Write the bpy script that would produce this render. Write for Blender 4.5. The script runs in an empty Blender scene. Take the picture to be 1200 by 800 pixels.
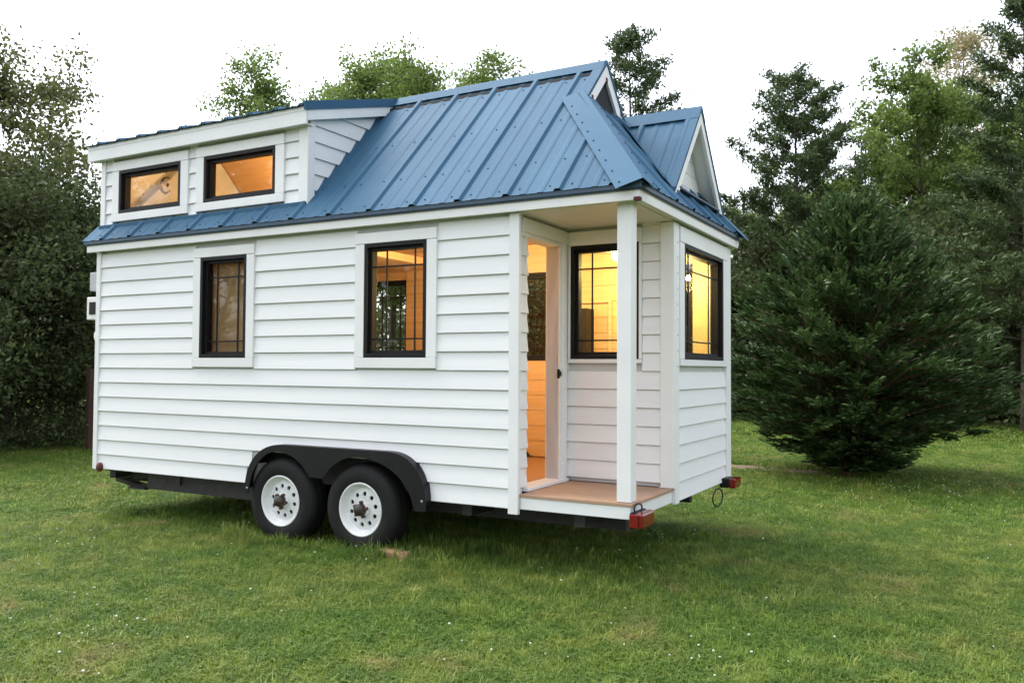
import bpy, bmesh, math, random
import numpy as np
from mathutils import Vector, Matrix
random.seed(7); rng = np.random.default_rng(7)
R = math.radians
sc = bpy.context.scene
COL = sc.collection

# ------------------------------------------------------------------ camera
CAM = Vector((7.4382, -5.1897, 1.4274)); YAW, PITCH, ROLL, FPX = 2.0784, 0.0319, 0.0059, 992.96
F = Vector((math.cos(YAW)*math.cos(PITCH), math.sin(YAW)*math.cos(PITCH), math.sin(PITCH)))
RT = Vector((math.sin(YAW), -math.cos(YAW), 0)); UP = RT.cross(F)
R2 = RT*math.cos(ROLL)+UP*math.sin(ROLL); U2 = -RT*math.sin(ROLL)+UP*math.cos(ROLL)
cam = bpy.data.cameras.new('camera'); camo = bpy.data.objects.new('camera', cam); COL.objects.link(camo)
cam.sensor_width = 36; cam.lens = FPX/1200*36; cam.clip_start = .05; cam.clip_end = 2000
m = Matrix((R2, U2, -F)).transposed().to_4x4(); m.translation = CAM; camo.matrix_world = m
sc.camera = camo
def at(u, dist):
    """ground point in photo column u, dist metres from the camera"""
    d = F + R2*((u-600)/FPX); d.z = 0; d.normalize()
    return CAM.x+d.x*dist, CAM.y+d.y*dist

# ------------------------------------------------------------------ world, sun, exposure
SUN_AZ, SUN_EL = 172.0, 62.0            # degrees, azimuth counter-clockwise from +x
w = bpy.data.worlds.new('World'); sc.world = w; w.use_nodes = True
nt = w.node_tree; bg = nt.nodes['Background']
sky = nt.nodes.new('ShaderNodeTexSky'); sky.sky_type = 'NISHITA'; sky.sun_disc = False
sky.sun_elevation = R(SUN_EL); sky.sun_rotation = R(90-SUN_AZ)
sky.air_density = 1.0; sky.dust_density = 3.0; sky.ozone_density = 1.0
hs = nt.nodes.new('ShaderNodeHueSaturation'); hs.inputs['Saturation'].default_value = .32
nt.links.new(sky.outputs[0], hs.inputs['Color']); nt.links.new(hs.outputs[0], bg.inputs[0])
bg.inputs[1].default_value = .15
sl = bpy.data.lights.new('sun', 'SUN'); sl.energy = .75; sl.angle = R(40); sl.color = (1, .93, .82)
so = bpy.data.objects.new('sun', sl); COL.objects.link(so)
so.rotation_euler = Vector((math.cos(R(SUN_AZ))*math.cos(R(SUN_EL)), math.sin(R(SUN_AZ))*math.cos(R(SUN_EL)), math.sin(R(SUN_EL)))).to_track_quat('Z', 'Y').to_euler()
so.location = (0, 0, 30)
vs = sc.view_settings; vs.view_transform = 'Standard'; vs.look = 'None'; vs.exposure = 1.74; vs.gamma = 1; vs.use_curve_mapping = False
sc.render.engine = 'CYCLES'
sc.cycles.use_denoising = True
sc.cycles.max_bounces = 10; sc.cycles.transparent_max_bounces = 24; sc.cycles.sample_clamp_indirect = 6
sc.cycles.caustics_reflective = False; sc.cycles.caustics_refractive = False

# ------------------------------------------------------------------ material helpers
def new_mat(name):
    mt = bpy.data.materials.new(name); mt.use_nodes = True
    n = mt.node_tree; b = n.nodes['Principled BSDF']
    return mt, n, b
def noise(n, scale, detail=4, rough=.6, vec=None, coord='Position', stretch=None):
    if coord == 'Position':
        g = n.nodes.new('ShaderNodeNewGeometry'); out = g.outputs['Position']
    else:
        g = n.nodes.new('ShaderNodeTexCoord'); out = g.outputs['Object']
    if stretch:
        mp = n.nodes.new('ShaderNodeMapping'); mp.inputs['Scale'].default_value = stretch
        n.links.new(out, mp.inputs['Vector']); out = mp.outputs[0]
    t = n.nodes.new('ShaderNodeTexNoise'); t.inputs['Scale'].default_value = scale
    t.inputs['Detail'].default_value = detail; t.inputs['Roughness'].default_value = rough
    n.links.new(out, t.inputs['Vector']); return t.outputs['Fac']
def ramp(n, fac, stops):
    r = n.nodes.new('ShaderNodeValToRGB'); el = r.color_ramp.elements
    while len(el) < len(stops): el.new(.5)
    for e, (p, c) in zip(el, stops): e.position = p; e.color = (*c, 1)
    n.links.new(fac, r.inputs[0]); return r.outputs[0]
def bump(n, b, fac, strength, dist=.01):
    bp = n.nodes.new('ShaderNodeBump'); bp.inputs['Strength'].default_value = strength; bp.inputs['Distance'].default_value = dist
    n.links.new(fac, bp.inputs['Height']); n.links.new(bp.outputs[0], b.inputs['Normal'])
def mixc(n, fac, a, b, mode='MIX'):
    x = n.nodes.new('ShaderNodeMix'); x.data_type = 'RGBA'; x.blend_type = mode
    for sock, v in ((x.inputs[0], fac), (x.inputs[6], a), (x.inputs[7], b)):
        if isinstance(v, (int, float)): sock.default_value = v
        elif isinstance(v, tuple): sock.default_value = (*v, 1)
        else: n.links.new(v, sock)
    return x.outputs[2]
def objrand(n):
    return n.nodes.new('ShaderNodeObjectInfo').outputs['Random']
def mat(name, c0, c1=None, scale=6, rough=.6, metal=0, bstr=0, bscale=40, stretch=None, rand=0, spec=.5):
    mt, n, b = new_mat(name)
    c1 = c1 or tuple(x*.85 for x in c0)
    col = ramp(n, noise(n, scale, stretch=stretch), [(.3, c0), (.7, c1)])
    if rand:
        k = n.nodes.new('ShaderNodeMapRange'); k.inputs[3].default_value = 1-rand; k.inputs[4].default_value = 1+rand*.5
        n.links.new(objrand(n), k.inputs[0])
        cc = n.nodes.new('ShaderNodeCombineColor')
        for i in range(3): n.links.new(k.outputs[0], cc.inputs[i])
        col = mixc(n, 1.0, col, cc.outputs[0], 'MULTIPLY')
    n.links.new(col, b.inputs['Base Color'])
    b.inputs['Roughness'].default_value = rough; b.inputs['Metallic'].default_value = metal
    b.inputs['Specular IOR Level'].default_value = spec
    if bstr: bump(n, b, noise(n, bscale, 5, stretch=stretch), bstr)
    return mt

M = {}
M['white'] = mat('white_siding_paint', (.80, .80, .80), (.74, .745, .75), 3, .5, bstr=.12, bscale=60, stretch=(.25, .25, 3), rand=.035)
M['trim'] = mat('white_trim_paint', (.80, .80, .79), (.74, .74, .735), 2.5, .45, bstr=.06, bscale=50, rand=.02)
M['sheath'] = mat('wall_sheathing', (.55, .55, .54), None, 4, .8)
M['black'] = mat('black_window_frame', (.006, .006, .007), (.010, .010, .011), 8, .5, spec=.2)
M['primer'] = mat('dark_red_primer', (.12, .025, .02), (.07, .018, .015), 30, .8)
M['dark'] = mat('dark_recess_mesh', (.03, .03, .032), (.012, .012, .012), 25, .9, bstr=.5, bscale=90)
M['pine'] = mat('pine_planks', (.64, .43, .24), (.54, .34, .17), 7, .45, bstr=.05, stretch=(.3, .3, 5), rand=.06)
M['pinefloor'] = mat('wood_floor', (.30, .15, .065), (.20, .10, .045), 9, .4, stretch=(.3, 5, 1))
M['yellowwall'] = mat('warm_painted_wall', (.72, .60, .34), (.66, .54, .30), 4, .6)
M['chassis'] = mat('black_trailer_steel', (.012, .012, .013), (.03, .026, .024), 12, .65, bstr=.1)
M['fender'] = mat('black_fender_paint', (.005, .0055, .007), (.009, .009, .010), 9, .42, spec=.3, bstr=.05, bscale=20)
M['tyre'] = mat('tyre_rubber', (.005, .005, .0055), (.010, .0095, .009), 9, .7, spec=.3, bstr=.1, bscale=80)
M['rim'] = mat('white_steel_rim', (.74, .75, .75), (.64, .64, .62), 16, .35)
M['rust'] = mat('rusty_hub', (.10, .045, .022), (.03, .02, .016), 45, .8, bstr=.3)
M['hubblack'] = mat('greasy_hub', (.015, .014, .013), (.05, .03, .02), 50, .5)
M['blade'] = None
M['shade'] = mat('tan_roller_shade', (.50, .36, .20), (.42, .30, .16), 10, .8, stretch=(6, 6, .4))
M['grey'] = mat('grey_utility_plastic', (.45, .46, .47), (.38, .39, .40), 9, .55)
M['chock'] = mat('weathered_wood_block', (.40, .25, .13), (.27, .16, .08), 25, .85, stretch=(1, 6, 6), bstr=.3)
M['post'] = mat('dark_reddish_post', (.07, .03, .022), (.04, .02, .016), 10, .85, stretch=(4, 4, .6))
M['boxblack'] = mat('dark_grey_metal_box', (.010, .010, .009), (.016, .016, .014), 8, .5, spec=.15)
M['bark'] = mat('bark', (.10, .075, .055), (.05, .038, .028), 12, .9, bstr=.7, bscale=18, stretch=(3, 3, .6))
M['cedarbark'] = mat('reddish_cedar_bark', (.20, .085, .05), (.10, .045, .03), 14, .9, bstr=.6, bscale=25, stretch=(4, 4, .6))
M['gold'] = mat('brass_ornament', (.35, .22, .06), None, 10, .35, metal=.9)
M['cable'] = mat('black_cable', (.01, .01, .01), None, 10, .5)
M['paper'] = mat('white_sticker', (.8, .8, .78), None, 10, .6)

def roof_mat():
    mt, n, b = new_mat('blue_painted_metal')
    c = ramp(n, noise(n, 1.7, 5), [(.3, (.036, .098, .168)), (.7, (.047, .116, .190))])
    f = noise(n, 55, 3, stretch=(.2, 1.2, 1.2))
    c = mixc(n, ramp(n, f, [(.55, (0, 0, 0)), (.85, (.5, .5, .5))]), c, (.06, .14, .23))
    k = n.nodes.new('ShaderNodeMapRange'); k.inputs[3].default_value = .93; k.inputs[4].default_value = 1.06
    n.links.new(objrand(n), k.inputs[0])
    cc = n.nodes.new('ShaderNodeCombineColor')
    for i in range(3): n.links.new(k.outputs[0], cc.inputs[i])
    n.links.new(mixc(n, 1.0, c, cc.outputs[0], 'MULTIPLY'), b.inputs['Base Color'])
    b.inputs['Roughness'].default_value = .6; b.inputs['Specular IOR Level'].default_value = .07
    bump(n, b, noise(n, 3.5, 2), .12, .02)
    return mt
M['roof'] = roof_mat()
M['roofedge'] = mat('dark_blue_metal_edge', (.03, .06, .10), (.04, .08, .13), 5, .5)

def deck_mat():
    mt, n, b = new_mat('bare_wood_deck')
    f = noise(n, 5, 6, stretch=(1.2, 9, 1)); g = noise(n, 2.2, 4)
    c = mixc(n, f, (.46, .30, .20), (.33, .20, .125)); c = mixc(n, ramp(n, g, [(.5, (0, 0, 0)), (.75, (.7, .7, .7))]), c, (.26, .17, .11))
    n.links.new(c, b.inputs['Base Color']); b.inputs['Roughness'].default_value = .75; bump(n, b, f, .2)
    return mt
M['deck'] = deck_mat()

def glass_mat():
    mt, n, b = new_mat('window_glass'); n.nodes.remove(b)
    tr = n.nodes.new('ShaderNodeBsdfTransparent'); tr.inputs[0].default_value = (.93, .95, .94, 1)
    gl = n.nodes.new('ShaderNodeBsdfGlossy'); gl.inputs['Roughness'].default_value = .008
    lw_ = n.nodes.new('ShaderNodeLayerWeight'); pw_ = n.nodes.new('ShaderNodeMath'); pw_.operation = 'POWER'; pw_.inputs[1].default_value = 5
    n.links.new(lw_.outputs['Facing'], pw_.inputs[0]); fr = n.nodes.new('ShaderNodeMapRange'); fr.inputs[3].default_value = .035
    n.links.new(pw_.outputs[0], fr.inputs[0])
    mx = n.nodes.new('ShaderNodeMixShader')
    n.links.new(fr.outputs[0], mx.inputs[0]); n.links.new(tr.outputs[0], mx.inputs[1]); n.links.new(gl.outputs[0], mx.inputs[2])
    n.links.new(mx.outputs[0], n.nodes['Material Output'].inputs[0])
    return mt
M['glass'] = glass_mat()
def lens_mat():
    mt, n, b = new_mat('red_lens'); c = ramp(n, noise(n, 60, 2), [(.3, (.22, .006, .010)), (.7, (.12, .005, .008))])
    n.links.new(c, b.inputs['Base Color']); b.inputs['Roughness'].default_value = .15; b.inputs['Coat Weight'].default_value = .5
    return mt
M['red'] = lens_mat()
def emit(name, col, s):
    mt, n, b = new_mat(name); b.inputs['Base Color'].default_value = (*col, 1)
    b.inputs['Emission Color'].default_value = (*col, 1); b.inputs['Emission Strength'].default_value = s
    return mt
M['bulb'] = emit('lit_bulb', (1, .80, .45), 30)

def leaf_mat(name, c0, c1, c2, trans=.35, scale=.8, rough=.55):
    mt, n, b = new_mat(name)
    at_ = n.nodes.new('ShaderNodeAttribute'); at_.attribute_name = 'tint'
    c = ramp(n, at_.outputs['Fac'], [(0, c0), (.55, c1), (1, c2)])
    c = mixc(n, ramp(n, noise(n, scale, 3), [(.35, (0, 0, 0)), (.7, (.55, .55, .55))]), c, c2)
    n.links.new(c, b.inputs['Base Color']); b.inputs['Roughness'].default_value = rough; b.inputs['Specular IOR Level'].default_value = .25
    tl = n.nodes.new('ShaderNodeBsdfTranslucent'); n.links.new(c, tl.inputs[0])
    mx = n.nodes.new('ShaderNodeMixShader'); mx.inputs[0].default_value = trans
    n.links.new(b.outputs[0], mx.inputs[1]); n.links.new(tl.outputs[0], mx.inputs[2])
    n.links.new(mx.outputs[0], n.nodes['Material Output'].inputs[0])
    return mt
LM = {
 'oak': leaf_mat('olive_leaves', (.065, .080, .028), (.095, .115, .040), (.14, .16, .058), .45),
 'dark': leaf_mat('dark_leaves', (.040, .058, .022), (.060, .084, .030), (.090, .115, .042), .4),
 'fresh': leaf_mat('fresh_green_leaves', (.085, .135, .030), (.125, .190, .042), (.18, .25, .062), .5),
 'pine': leaf_mat('pine_needles', (.040, .064, .026), (.062, .095, .036), (.095, .135, .048), .3),
 'pale': leaf_mat('pale_new_leaves', (.26, .23, .13), (.32, .28, .15), (.36, .32, .18), .5),
 'cedar': leaf_mat('cedar_sprays', (.026, .052, .018), (.044, .082, .027), (.085, .140, .045), .2, 1.4),
}

def shade_mat():
    mt, n, b = new_mat('tan_fabric_shade'); c = ramp(n, noise(n, 10, 3, stretch=(6, 6, .4)), [(.3, (.55, .40, .22)), (.7, (.47, .33, .18))])
    n.links.new(c, b.inputs['Base Color']); b.inputs['Roughness'].default_value = .8
    tl = n.nodes.new('ShaderNodeBsdfTranslucent'); n.links.new(c, tl.inputs[0]); mx = n.nodes.new('ShaderNodeMixShader'); mx.inputs[0].default_value = .5
    n.links.new(b.outputs[0], mx.inputs[1]); n.links.new(tl.outputs[0], mx.inputs[2]); n.links.new(mx.outputs[0], n.nodes['Material Output'].inputs[0])
    return mt
M['shade'] = shade_mat()
# ------------------------------------------------------------------ mesh helpers
class MB:
    def __init__(s): s.v = []; s.f = []; s.m = []
    def add(s, vs_, fs_, mi=0):
        o = len(s.v); s.v += [tuple(v) for v in vs_]
        for f in fs_: s.f.append(tuple(o+i for i in f)); s.m.append(mi)
        return s
    def box(s, x0, x1, y0, y1, z0, z1, mi=0):
        V = [(x0,y0,z0),(x1,y0,z0),(x1,y1,z0),(x0,y1,z0),(x0,y0,z1),(x1,y0,z1),(x1,y1,z1),(x0,y1,z1)]
        return s.add(V, [(0,3,2,1),(4,5,6,7),(0,1,5,4),(1,2,6,5),(2,3,7,6),(3,0,4,7)], mi)
    def prism(s, poly, off, mi=0, side=None):
        """poly (3d points) extruded by vector off"""
        n = len(poly); off = Vector(off); P = [Vector(p) for p in poly]
        nr = (P[1]-P[0]).cross(P[2]-P[0])
        if nr.dot(off) > 0: P = P[::-1]
        V = P + [p+off for p in P]
        s.add(V, [tuple(range(n)), tuple(range(2*n-1, n-1, -1))], mi)
        o = len(s.v)-2*n
        for i in range(n):
            j = (i+1) % n
            s.f.append((o+j, o+i, o+n+i, o+n+j)); s.m.append(mi if side is None else side)
        return s
    def tube(s, path, rad, n=8, mi=0, cap=True):
        P = [Vector(p) for p in path]; rings = []
        if not hasattr(rad, '__len__'): rad = [rad]*len(P)
        ref = None
        for i, p in enumerate(P):
            d = (P[min(i+1, len(P)-1)]-P[max(i-1, 0)]).normalized()
            if ref is None: ref = d.orthogonal().normalized()
            a = (ref - d*ref.dot(d)).normalized(); b = d.cross(a); ref = a
            rings.append([p + (a*math.cos(2*math.pi*k/n)+b*math.sin(2*math.pi*k/n))*rad[i] for k in range(n)])
        o = len(s.v); s.v += [tuple(v) for r in rings for v in r]
        for i in range(len(P)-1):
            for k in range(n):
                k2 = (k+1) % n
                s.f.append((o+i*n+k, o+i*n+k2, o+(i+1)*n+k2, o+(i+1)*n+k)); s.m.append(mi)
        if cap:
            s.f.append(tuple(o+k for k in range(n-1, -1, -1))); s.m.append(mi)
            s.f.append(tuple(o+(len(P)-1)*n+k for k in range(n))); s.m.append(mi)
        return s
    def lathe(s, prof, n=40, axis='Y', c=(0,0,0), mi=0):
        """prof: (r, h) pairs along axis"""
        o = len(s.v)
        for r, h in prof:
            for k in range(n):
                a = 2*math.pi*k/n; x, z = r*math.cos(a), r*math.sin(a)
                s.v.append((c[0]+x, c[1]+h, c[2]+z) if axis == 'Y' else (c[0]+x, c[1]+z, c[2]+h))
        for i in range(len(prof)-1):
            for k in range(n):
                k2 = (k+1) % n
                f = (o+i*n+k, o+i*n+k2, o+(i+1)*n+k2, o+(i+1)*n+k)
                s.f.append(f); s.m.append(mi)
        return s
    def mesh(s, name, mats, smooth=False):
        me = bpy.data.meshes.new(name); me.from_pydata(s.v, [], s.f)
        for mm in (mats if isinstance(mats, (list, tuple)) else [mats]): me.materials.append(mm)
        me.polygons.foreach_set('material_index', s.m)
        if smooth: me.polygons.foreach_set('use_smooth', [True]*len(s.f))
        me.update(); return me
    def build(s, name, mats, parent=None, smooth=False, bevel=0):
        return link(name, s.mesh(name, mats, smooth), parent, bevel)
def link(name, me, parent=None, bevel=0):
    o = bpy.data.objects.new(name, me); COL.objects.link(o); o.parent = parent
    if bevel:
        b = o.modifiers.new('bevel', 'BEVEL'); b.width = bevel; b.segments = 2; b.limit_method = 'ANGLE'; b.angle_limit = R(40)
    return o
def thing(name, label, cat, loc=(0,0,0), group=None):
    o = bpy.data.objects.new(name, None); COL.objects.link(o); o.location = loc; o.empty_display_size = .2
    return tag(o, label, cat, group)
def tag(o, label=None, cat=None, group=None, kind=None):
    for k, v in (('label', label), ('category', cat), ('group', group), ('kind', kind)):
        if v: o[k] = v
    return o
def recalc(me):
    bm = bmesh.new(); bm.from_mesh(me); bmesh.ops.recalc_face_normals(bm, faces=bm.faces); bm.to_mesh(me); bm.free()
def clip2(poly, a, b, c):
    """keep a*x+b*y<=c"""
    out = []
    for i in range(len(poly)):
        p, q_ = poly[i], poly[(i+1) % len(poly)]
        dp, dq = a*p[0]+b*p[1]-c, a*q_[0]+b*q_[1]-c
        if dp <= 0: out.append(p)
        if dp*dq < 0:
            t = dp/(dp-dq); out.append((p[0]+(q_[0]-p[0])*t, p[1]+(q_[1]-p[1])*t))
    return out

# ------------------------------------------------------------------ ground
def ground_h(x, y):
    d = np.hypot(x-2.7, y-1.2)
    k = np.clip((d-4.5)/6, 0, 1)
    return k*(.05*np.sin(x*.55+1)*np.cos(y*.48)+.03*np.sin(x*1.3+y*.9)) 
def ground_mat():
    mt, n, b = new_mat('soil_and_thatch')
    c = ramp(n, noise(n, 2.5, 6), [(.3, (.045, .060, .020)), (.5, (.06, .075, .026)), (.72, (.11, .085, .045))])
    n.links.new(c, b.inputs['Base Color']); b.inputs['Roughness'].default_value = .95; bump(n, b, noise(n, 30, 6), .8, .03)
    return mt
xs = np.concatenate([np.linspace(-400, -40, 8), np.linspace(-35, 45, 121), np.linspace(50, 400, 8)])
ys = np.concatenate([np.linspace(-400, -30, 8), np.linspace(-25, 55, 121), np.linspace(60, 400, 8)])
gx, gy = np.meshgrid(xs, ys); gz = ground_h(gx, gy)
nx, ny = len(xs), len(ys)
gm = MB(); gm.v = list(zip(gx.ravel().tolist(), gy.ravel().tolist(), gz.ravel().tolist()))
gm.f = [(j*nx+i, j*nx+i+1, (j+1)*nx+i+1, (j+1)*nx+i) for j in range(ny-1) for i in range(nx-1)]; gm.m = [0]*len(gm.f)
tag(gm.build('ground', ground_mat(), smooth=True), kind='structure')

# ------------------------------------------------------------------ house dimensions (fitted from the photograph)
L, W, YB, XD, LP = 5.437, 2.363, .827, 4.575, 4.613
ZB, ZD, ZS = .455, .56, 2.514                 # wall bottom, deck, soffit
EX = .1365                                    # clapboard exposure
OV = .086                                     # overhang
YE, ZE, SL = -.116, 2.618, 1.009              # near roof plane
YR = W/2; ZR = ZE+SL*(YR-YE)
XE, SH = 5.553, 1.146                         # hip plane
XG = 4.745                                    # gablet plane
roofz = lambda y: ZE+SL*(y-YE)
hipz = lambda x: ZE+SH*(XE-x)

house = thing('tiny_house', 'white clapboard tiny house on a two-axle trailer with a blue metal roof', 'tiny house', (0, 0, 0))

TH = {'N': math.pi, 'E': -math.pi/2, 'F': 0.0, 'L': math.pi/2}
def frame(wall, plane, c, z):
    """location, rotation of a local frame: X along wall, Y outward, Z up. c = wall coordinate of the local origin"""
    if wall in 'NF': return (c, plane, z), TH[wall]
    return (plane, c, z), TH[wall]
def start(wall, a, b): return b if wall in 'NE' else a

# clapboard: unit length wedge with a bottom lip
def clap_mesh():
    b = MB(); t0, t1, h = .024, .007, EX-.003
    prof = [(0, 0), (t0-.003, 0), (t0, .004), (t1, h), (0, h)]
    b.prism([(0, y, z) for y, z in prof], (1, 0, 0)); me = b.mesh('clapboard', M['white']); recalc(me); return me
CLAP = clap_mesh()
def clap(wall, plane, a, b, z, parent, zs=1.0):
    if b-a < .01: return
    loc, th = frame(wall, plane, start(wall, a, b), z)
    o = link('clapboard', CLAP, parent); o.location = loc
    o.rotation_euler = (R(random.uniform(-.35, .35)), 0, th); o.scale = (b-a, 1+random.uniform(-.06, .06), zs)
    return o
def tboard(name, wall, plane, a, b, z0, z1, t, parent, mt='trim', base=0, bevel=.003):
    """a straight trim board on a wall"""
    loc, th = frame(wall, plane, start(wall, a, b), 0)
    o = MB().box(0, b-a, base, base+t, z0, z1).build(name, M[mt], parent, bevel=bevel); o.location = loc; o.rotation_euler = (0, 0, th); return o

def wall_mesh(name, wall, plane, a, b, z0, z1, opens, parent, thick=.1, inner='pine', top=None):
    """sheathing with openings; outer faces sheathing, inner faces the room lining"""
    cs = sorted({a, b, *[v for o in opens for v in o[:2]]}); zs = sorted({z0, z1, *[v for o in opens for v in o[2:]]})
    sgn = -1 if wall in 'NE' else 1
    mb = MB(); st = start(wall, a, b)
    solid = lambda c, z: not any(o[0] < c < o[1] and o[2] < z < o[3] for o in opens) and a < c < b and z0 < z < z1
    for i in range(len(cs)-1):
        for j in range(len(zs)-1):
            c0, c1, p, q_ = cs[i], cs[i+1], zs[j], zs[j+1]; cm, zm = (c0+c1)/2, (p+q_)/2
            if not solid(cm, zm): continue
            X0, X1 = sorted((sgn*(c0-st), sgn*(c1-st)))
            V = [(X0,0,p),(X1,0,p),(X1,0,q_),(X0,0,q_),(X0,-thick,p),(X1,-thick,p),(X1,-thick,q_),(X0,-thick,q_)]
            mb.add(V, [(1,0,3,2)], 0); mb.add(V, [(4,5,6,7)], 1)
            e = 1e-4
            lo, hi = (cm-(c1-c0)/2-e, cm+(c1-c0)/2+e)
            if sgn < 0: lo, hi = hi, lo
            if not solid(lo, zm): mb.add(V, [(0,4,7,3)], 2)
            if not solid(hi, zm): mb.add(V, [(1,2,6,5)], 2)
            if not solid(cm, p-e): mb.add(V, [(0,1,5,4)], 2)
            if not solid(cm, q_+e): mb.add(V, [(3,7,6,2)], 2)
    o = mb.build(name, [M['sheath'], M[inner], M['trim']], parent)
    loc, th = frame(wall, plane, st, 0); o.location = loc; o.rotation_euler = (0, 0, th)
    return o
def world_child(o, par):
    """parent o (already placed in house coordinates) under par, keeping its place"""
    m_ = par.matrix_basis.inverted() @ o.matrix_basis
    o.parent = par; o.matrix_basis = m_
    return o

def window(wall, plane, a, b, z0, z1, verts=(), horis=(), trim=None, label=None, head=None):
    """black window: frame > sash, pane, muntins, casing boards"""
    w_, h_ = b-a, z1-z0; loc, th = frame(wall, plane, start(wall, a, b), z0)
    def ring(mb, x0, x1, p, q_, t, y0, y1):
        mb.box(x0, x1, y0, y1, p, p+t); mb.box(x0, x1, y0, y1, q_-t, q_); mb.box(x0, x0+t, y0, y1, p+t, q_-t); mb.box(x1-t, x1, y0, y1, p+t, q_-t)
    mb = MB(); ring(mb, 0, w_, 0, h_, .030, -.075, .034)
    o = mb.build('window', M['black'], house, bevel=.002); o.location = loc; o.rotation_euler = (0, 0, th)
    if label: o['label'] = label
    sb = MB(); ring(sb, .030, w_-.030, .030, h_-.030, .024, -.06, .0); sb.build('sash', M['black'], o, bevel=.002)
    MB().box(.05, w_-.05, -.034, -.030, .05, h_-.05).build('pane', M['glass'], o)
    flip = wall in 'NE'
    for c in verts:
        X = (b-c) if flip else (c-a)
        MB().box(X-.006, X+.006, -.029, -.020, .054, h_-.054).build('muntin', M['black'], o)
    for z in horis:
        MB().box(.054, w_-.054, -.0285, -.0195, z-z0-.006, z-z0+.006).build('muntin', M['black'], o)
    if trim:
        ts, tt, tb, hd = trim                       # side width, head height, sill height, head extra each side
        t = .034
        MB().box(-ts, w_+ts, .0, t+.004, -tb, -.002).build('sill', M['trim'], o, bevel=.003)
        MB().box(-ts-hd, w_+ts+hd, .0, t+.003, h_+.002, h_+tt).build('head_casing', M['trim'], o, bevel=.003)
        for x0, x1 in ((-ts, -.001), (w_+.001, w_+ts)):
            MB().box(x0, x1, .0, t, 0, h_).build('side_casing', M['trim'], o, bevel=.003)
    return o
def claps(wall, plane, a, b, z0, n, holes, parent):
    """rows of boards; holes (c0,c1,zlo,zhi) interrupt the rows they reach into"""
    for k in range(n):
        z = z0+k*EX; zm0, zm1 = z+.02, z+EX-.02
        segs = [(a, b)]
        for h in holes:
            if h[3] > zm0 and h[2] < zm1:
                nseg = []
                for s in segs:
                    if h[1] <= s[0] or h[0] >= s[1]: nseg.append(s)
                    else: nseg += [(s[0], h[0]), (h[1], s[1])]
                segs = nseg
        for s in segs:
            o = clap(wall, plane, s[0], s[1], z, None)
            if o: world_child(o, parent)

# ------------------------------------------------------------------ walls and windows
WZ0, WZ1 = 1.505, 2.382
HM = [1.648, 2.205]
near = wall_mesh('side_wall', 'N', 0, 0, LP-.03, ZB+.004, 2.66, [(1.43, 1.99, WZ0, WZ1), (3.257, 3.84, WZ0, WZ1), (2.13, 3.84, ZB+.004, .76)], house)
trimspec = (.09, .085, .08, 0)
window('N', 0, 1.43, 1.99, WZ0, WZ1, (1.585, 1.84), HM, trimspec)
window('N', 0, 3.257, 3.84, WZ0, WZ1, (3.435, 3.70), HM, trimspec)
def cb(name, wall, plane, a, b, z0, z1, t, par, base=0, mt='trim'):
    return world_child(tboard(name, wall, plane, a, b, z0, z1, t, None, mt, base), par)
cb('corner_board', 'N', 0, -.012, .045, ZB-.006, ZS, .030, near)
cb('corner_board', 'N', 0, 4.543, 4.622, ZB-.035, ZS, .033, near)
claps('N', 0, .046, 4.542, ZB, 15, [(1.34, 2.08, 1.42, 3), (3.167, 3.93, 1.42, 3), (2.01, 3.86, 0, .58), (2.07, 3.78, 0, .715)], near)
# left (tongue) end wall with its gable
lw = MB(); poly = [(0, 0), (W, 0), (W, 2.66), (YR, ZR-.08), (0, 2.66)]
lw.prism([(0.001, y, max(z, ZB+.004)) for y, z in poly], (.1, 0, 0)); lo = lw.build('end_wall', M['sheath'], house); lo['label'] = 'far end wall of the house'
claps('L', 0, .05, W-.05, ZB, 15, [], lo)
for y0, y1 in ((-.02, .049), (W-.049, W+.02)): cb('corner_board', 'L', 0, y0, y1, ZB-.006, ZS, .028, lo)
for k in range(8):
    z = 2.53+k*EX; y0 = (z+EX-ZE)/SL+YE+.06; o = clap('L', 0, y0, W-y0, z, None)
    if o: world_child(o, lo)
# far wall
FW = [(1.43, 1.99, WZ0, WZ1), (3.257, 3.84, WZ0, WZ1), (4.74, 5.155, WZ0, WZ1)]
far = wall_mesh('side_wall', 'F', W, 0, L, ZB+.004, 2.66, FW, house)
for a, b, p, q_ in FW: window('F', W, a, b, p, q_, () if b-a < .5 else (a+.17, b-.14), HM if b-a > .5 else (), trimspec)
claps('F', W, .05, L-.05, ZB, 15, [(a-.09, b+.09, 1.42, 3) for a, b, _, _ in FW], far)
# porch-side wall with its window
pw = wall_mesh('porch_wall', 'N', YB, XD, L, ZB+.11, 2.66, [(4.63, 5.19, WZ0, WZ1)], house, inner='yellowwall')
window('N', YB, 4.63, 5.19, WZ0, WZ1, (4.79, 5.05), HM, (.022, .11, .032, .0))
claps('N', YB, XD+.002, 5.358, 1.4105-6*EX+.002, 15, [(4.606, 5.214, 1.49, 3)], pw)
cb('corner_board', 'N', YB, 5.359, L+.028, ZD+.002, ZS, .030, pw)
# end wall of the bay
ew = wall_mesh('end_wall', 'E', L, YB, W, ZB+.004, 2.66, [(1.035, 2.125, WZ0, WZ1)], house, inner='yellowwall')
window('E', L, 1.035, 2.125, WZ0, WZ1, (1.30, 1.86), HM, (.11, .12, .05, .0))
claps('E', L, YB+.09, 2.245, ZB, 15, [(.92, 2.24, 1.44, 3)], ew)
cb('corner_board', 'E', L, YB-.002, YB+.089, ZB-.012, ZS, .0295, ew)
cb('corner_board', 'E', L, 2.246, W+.02, ZB-.006, ZS, .030, ew)
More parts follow.
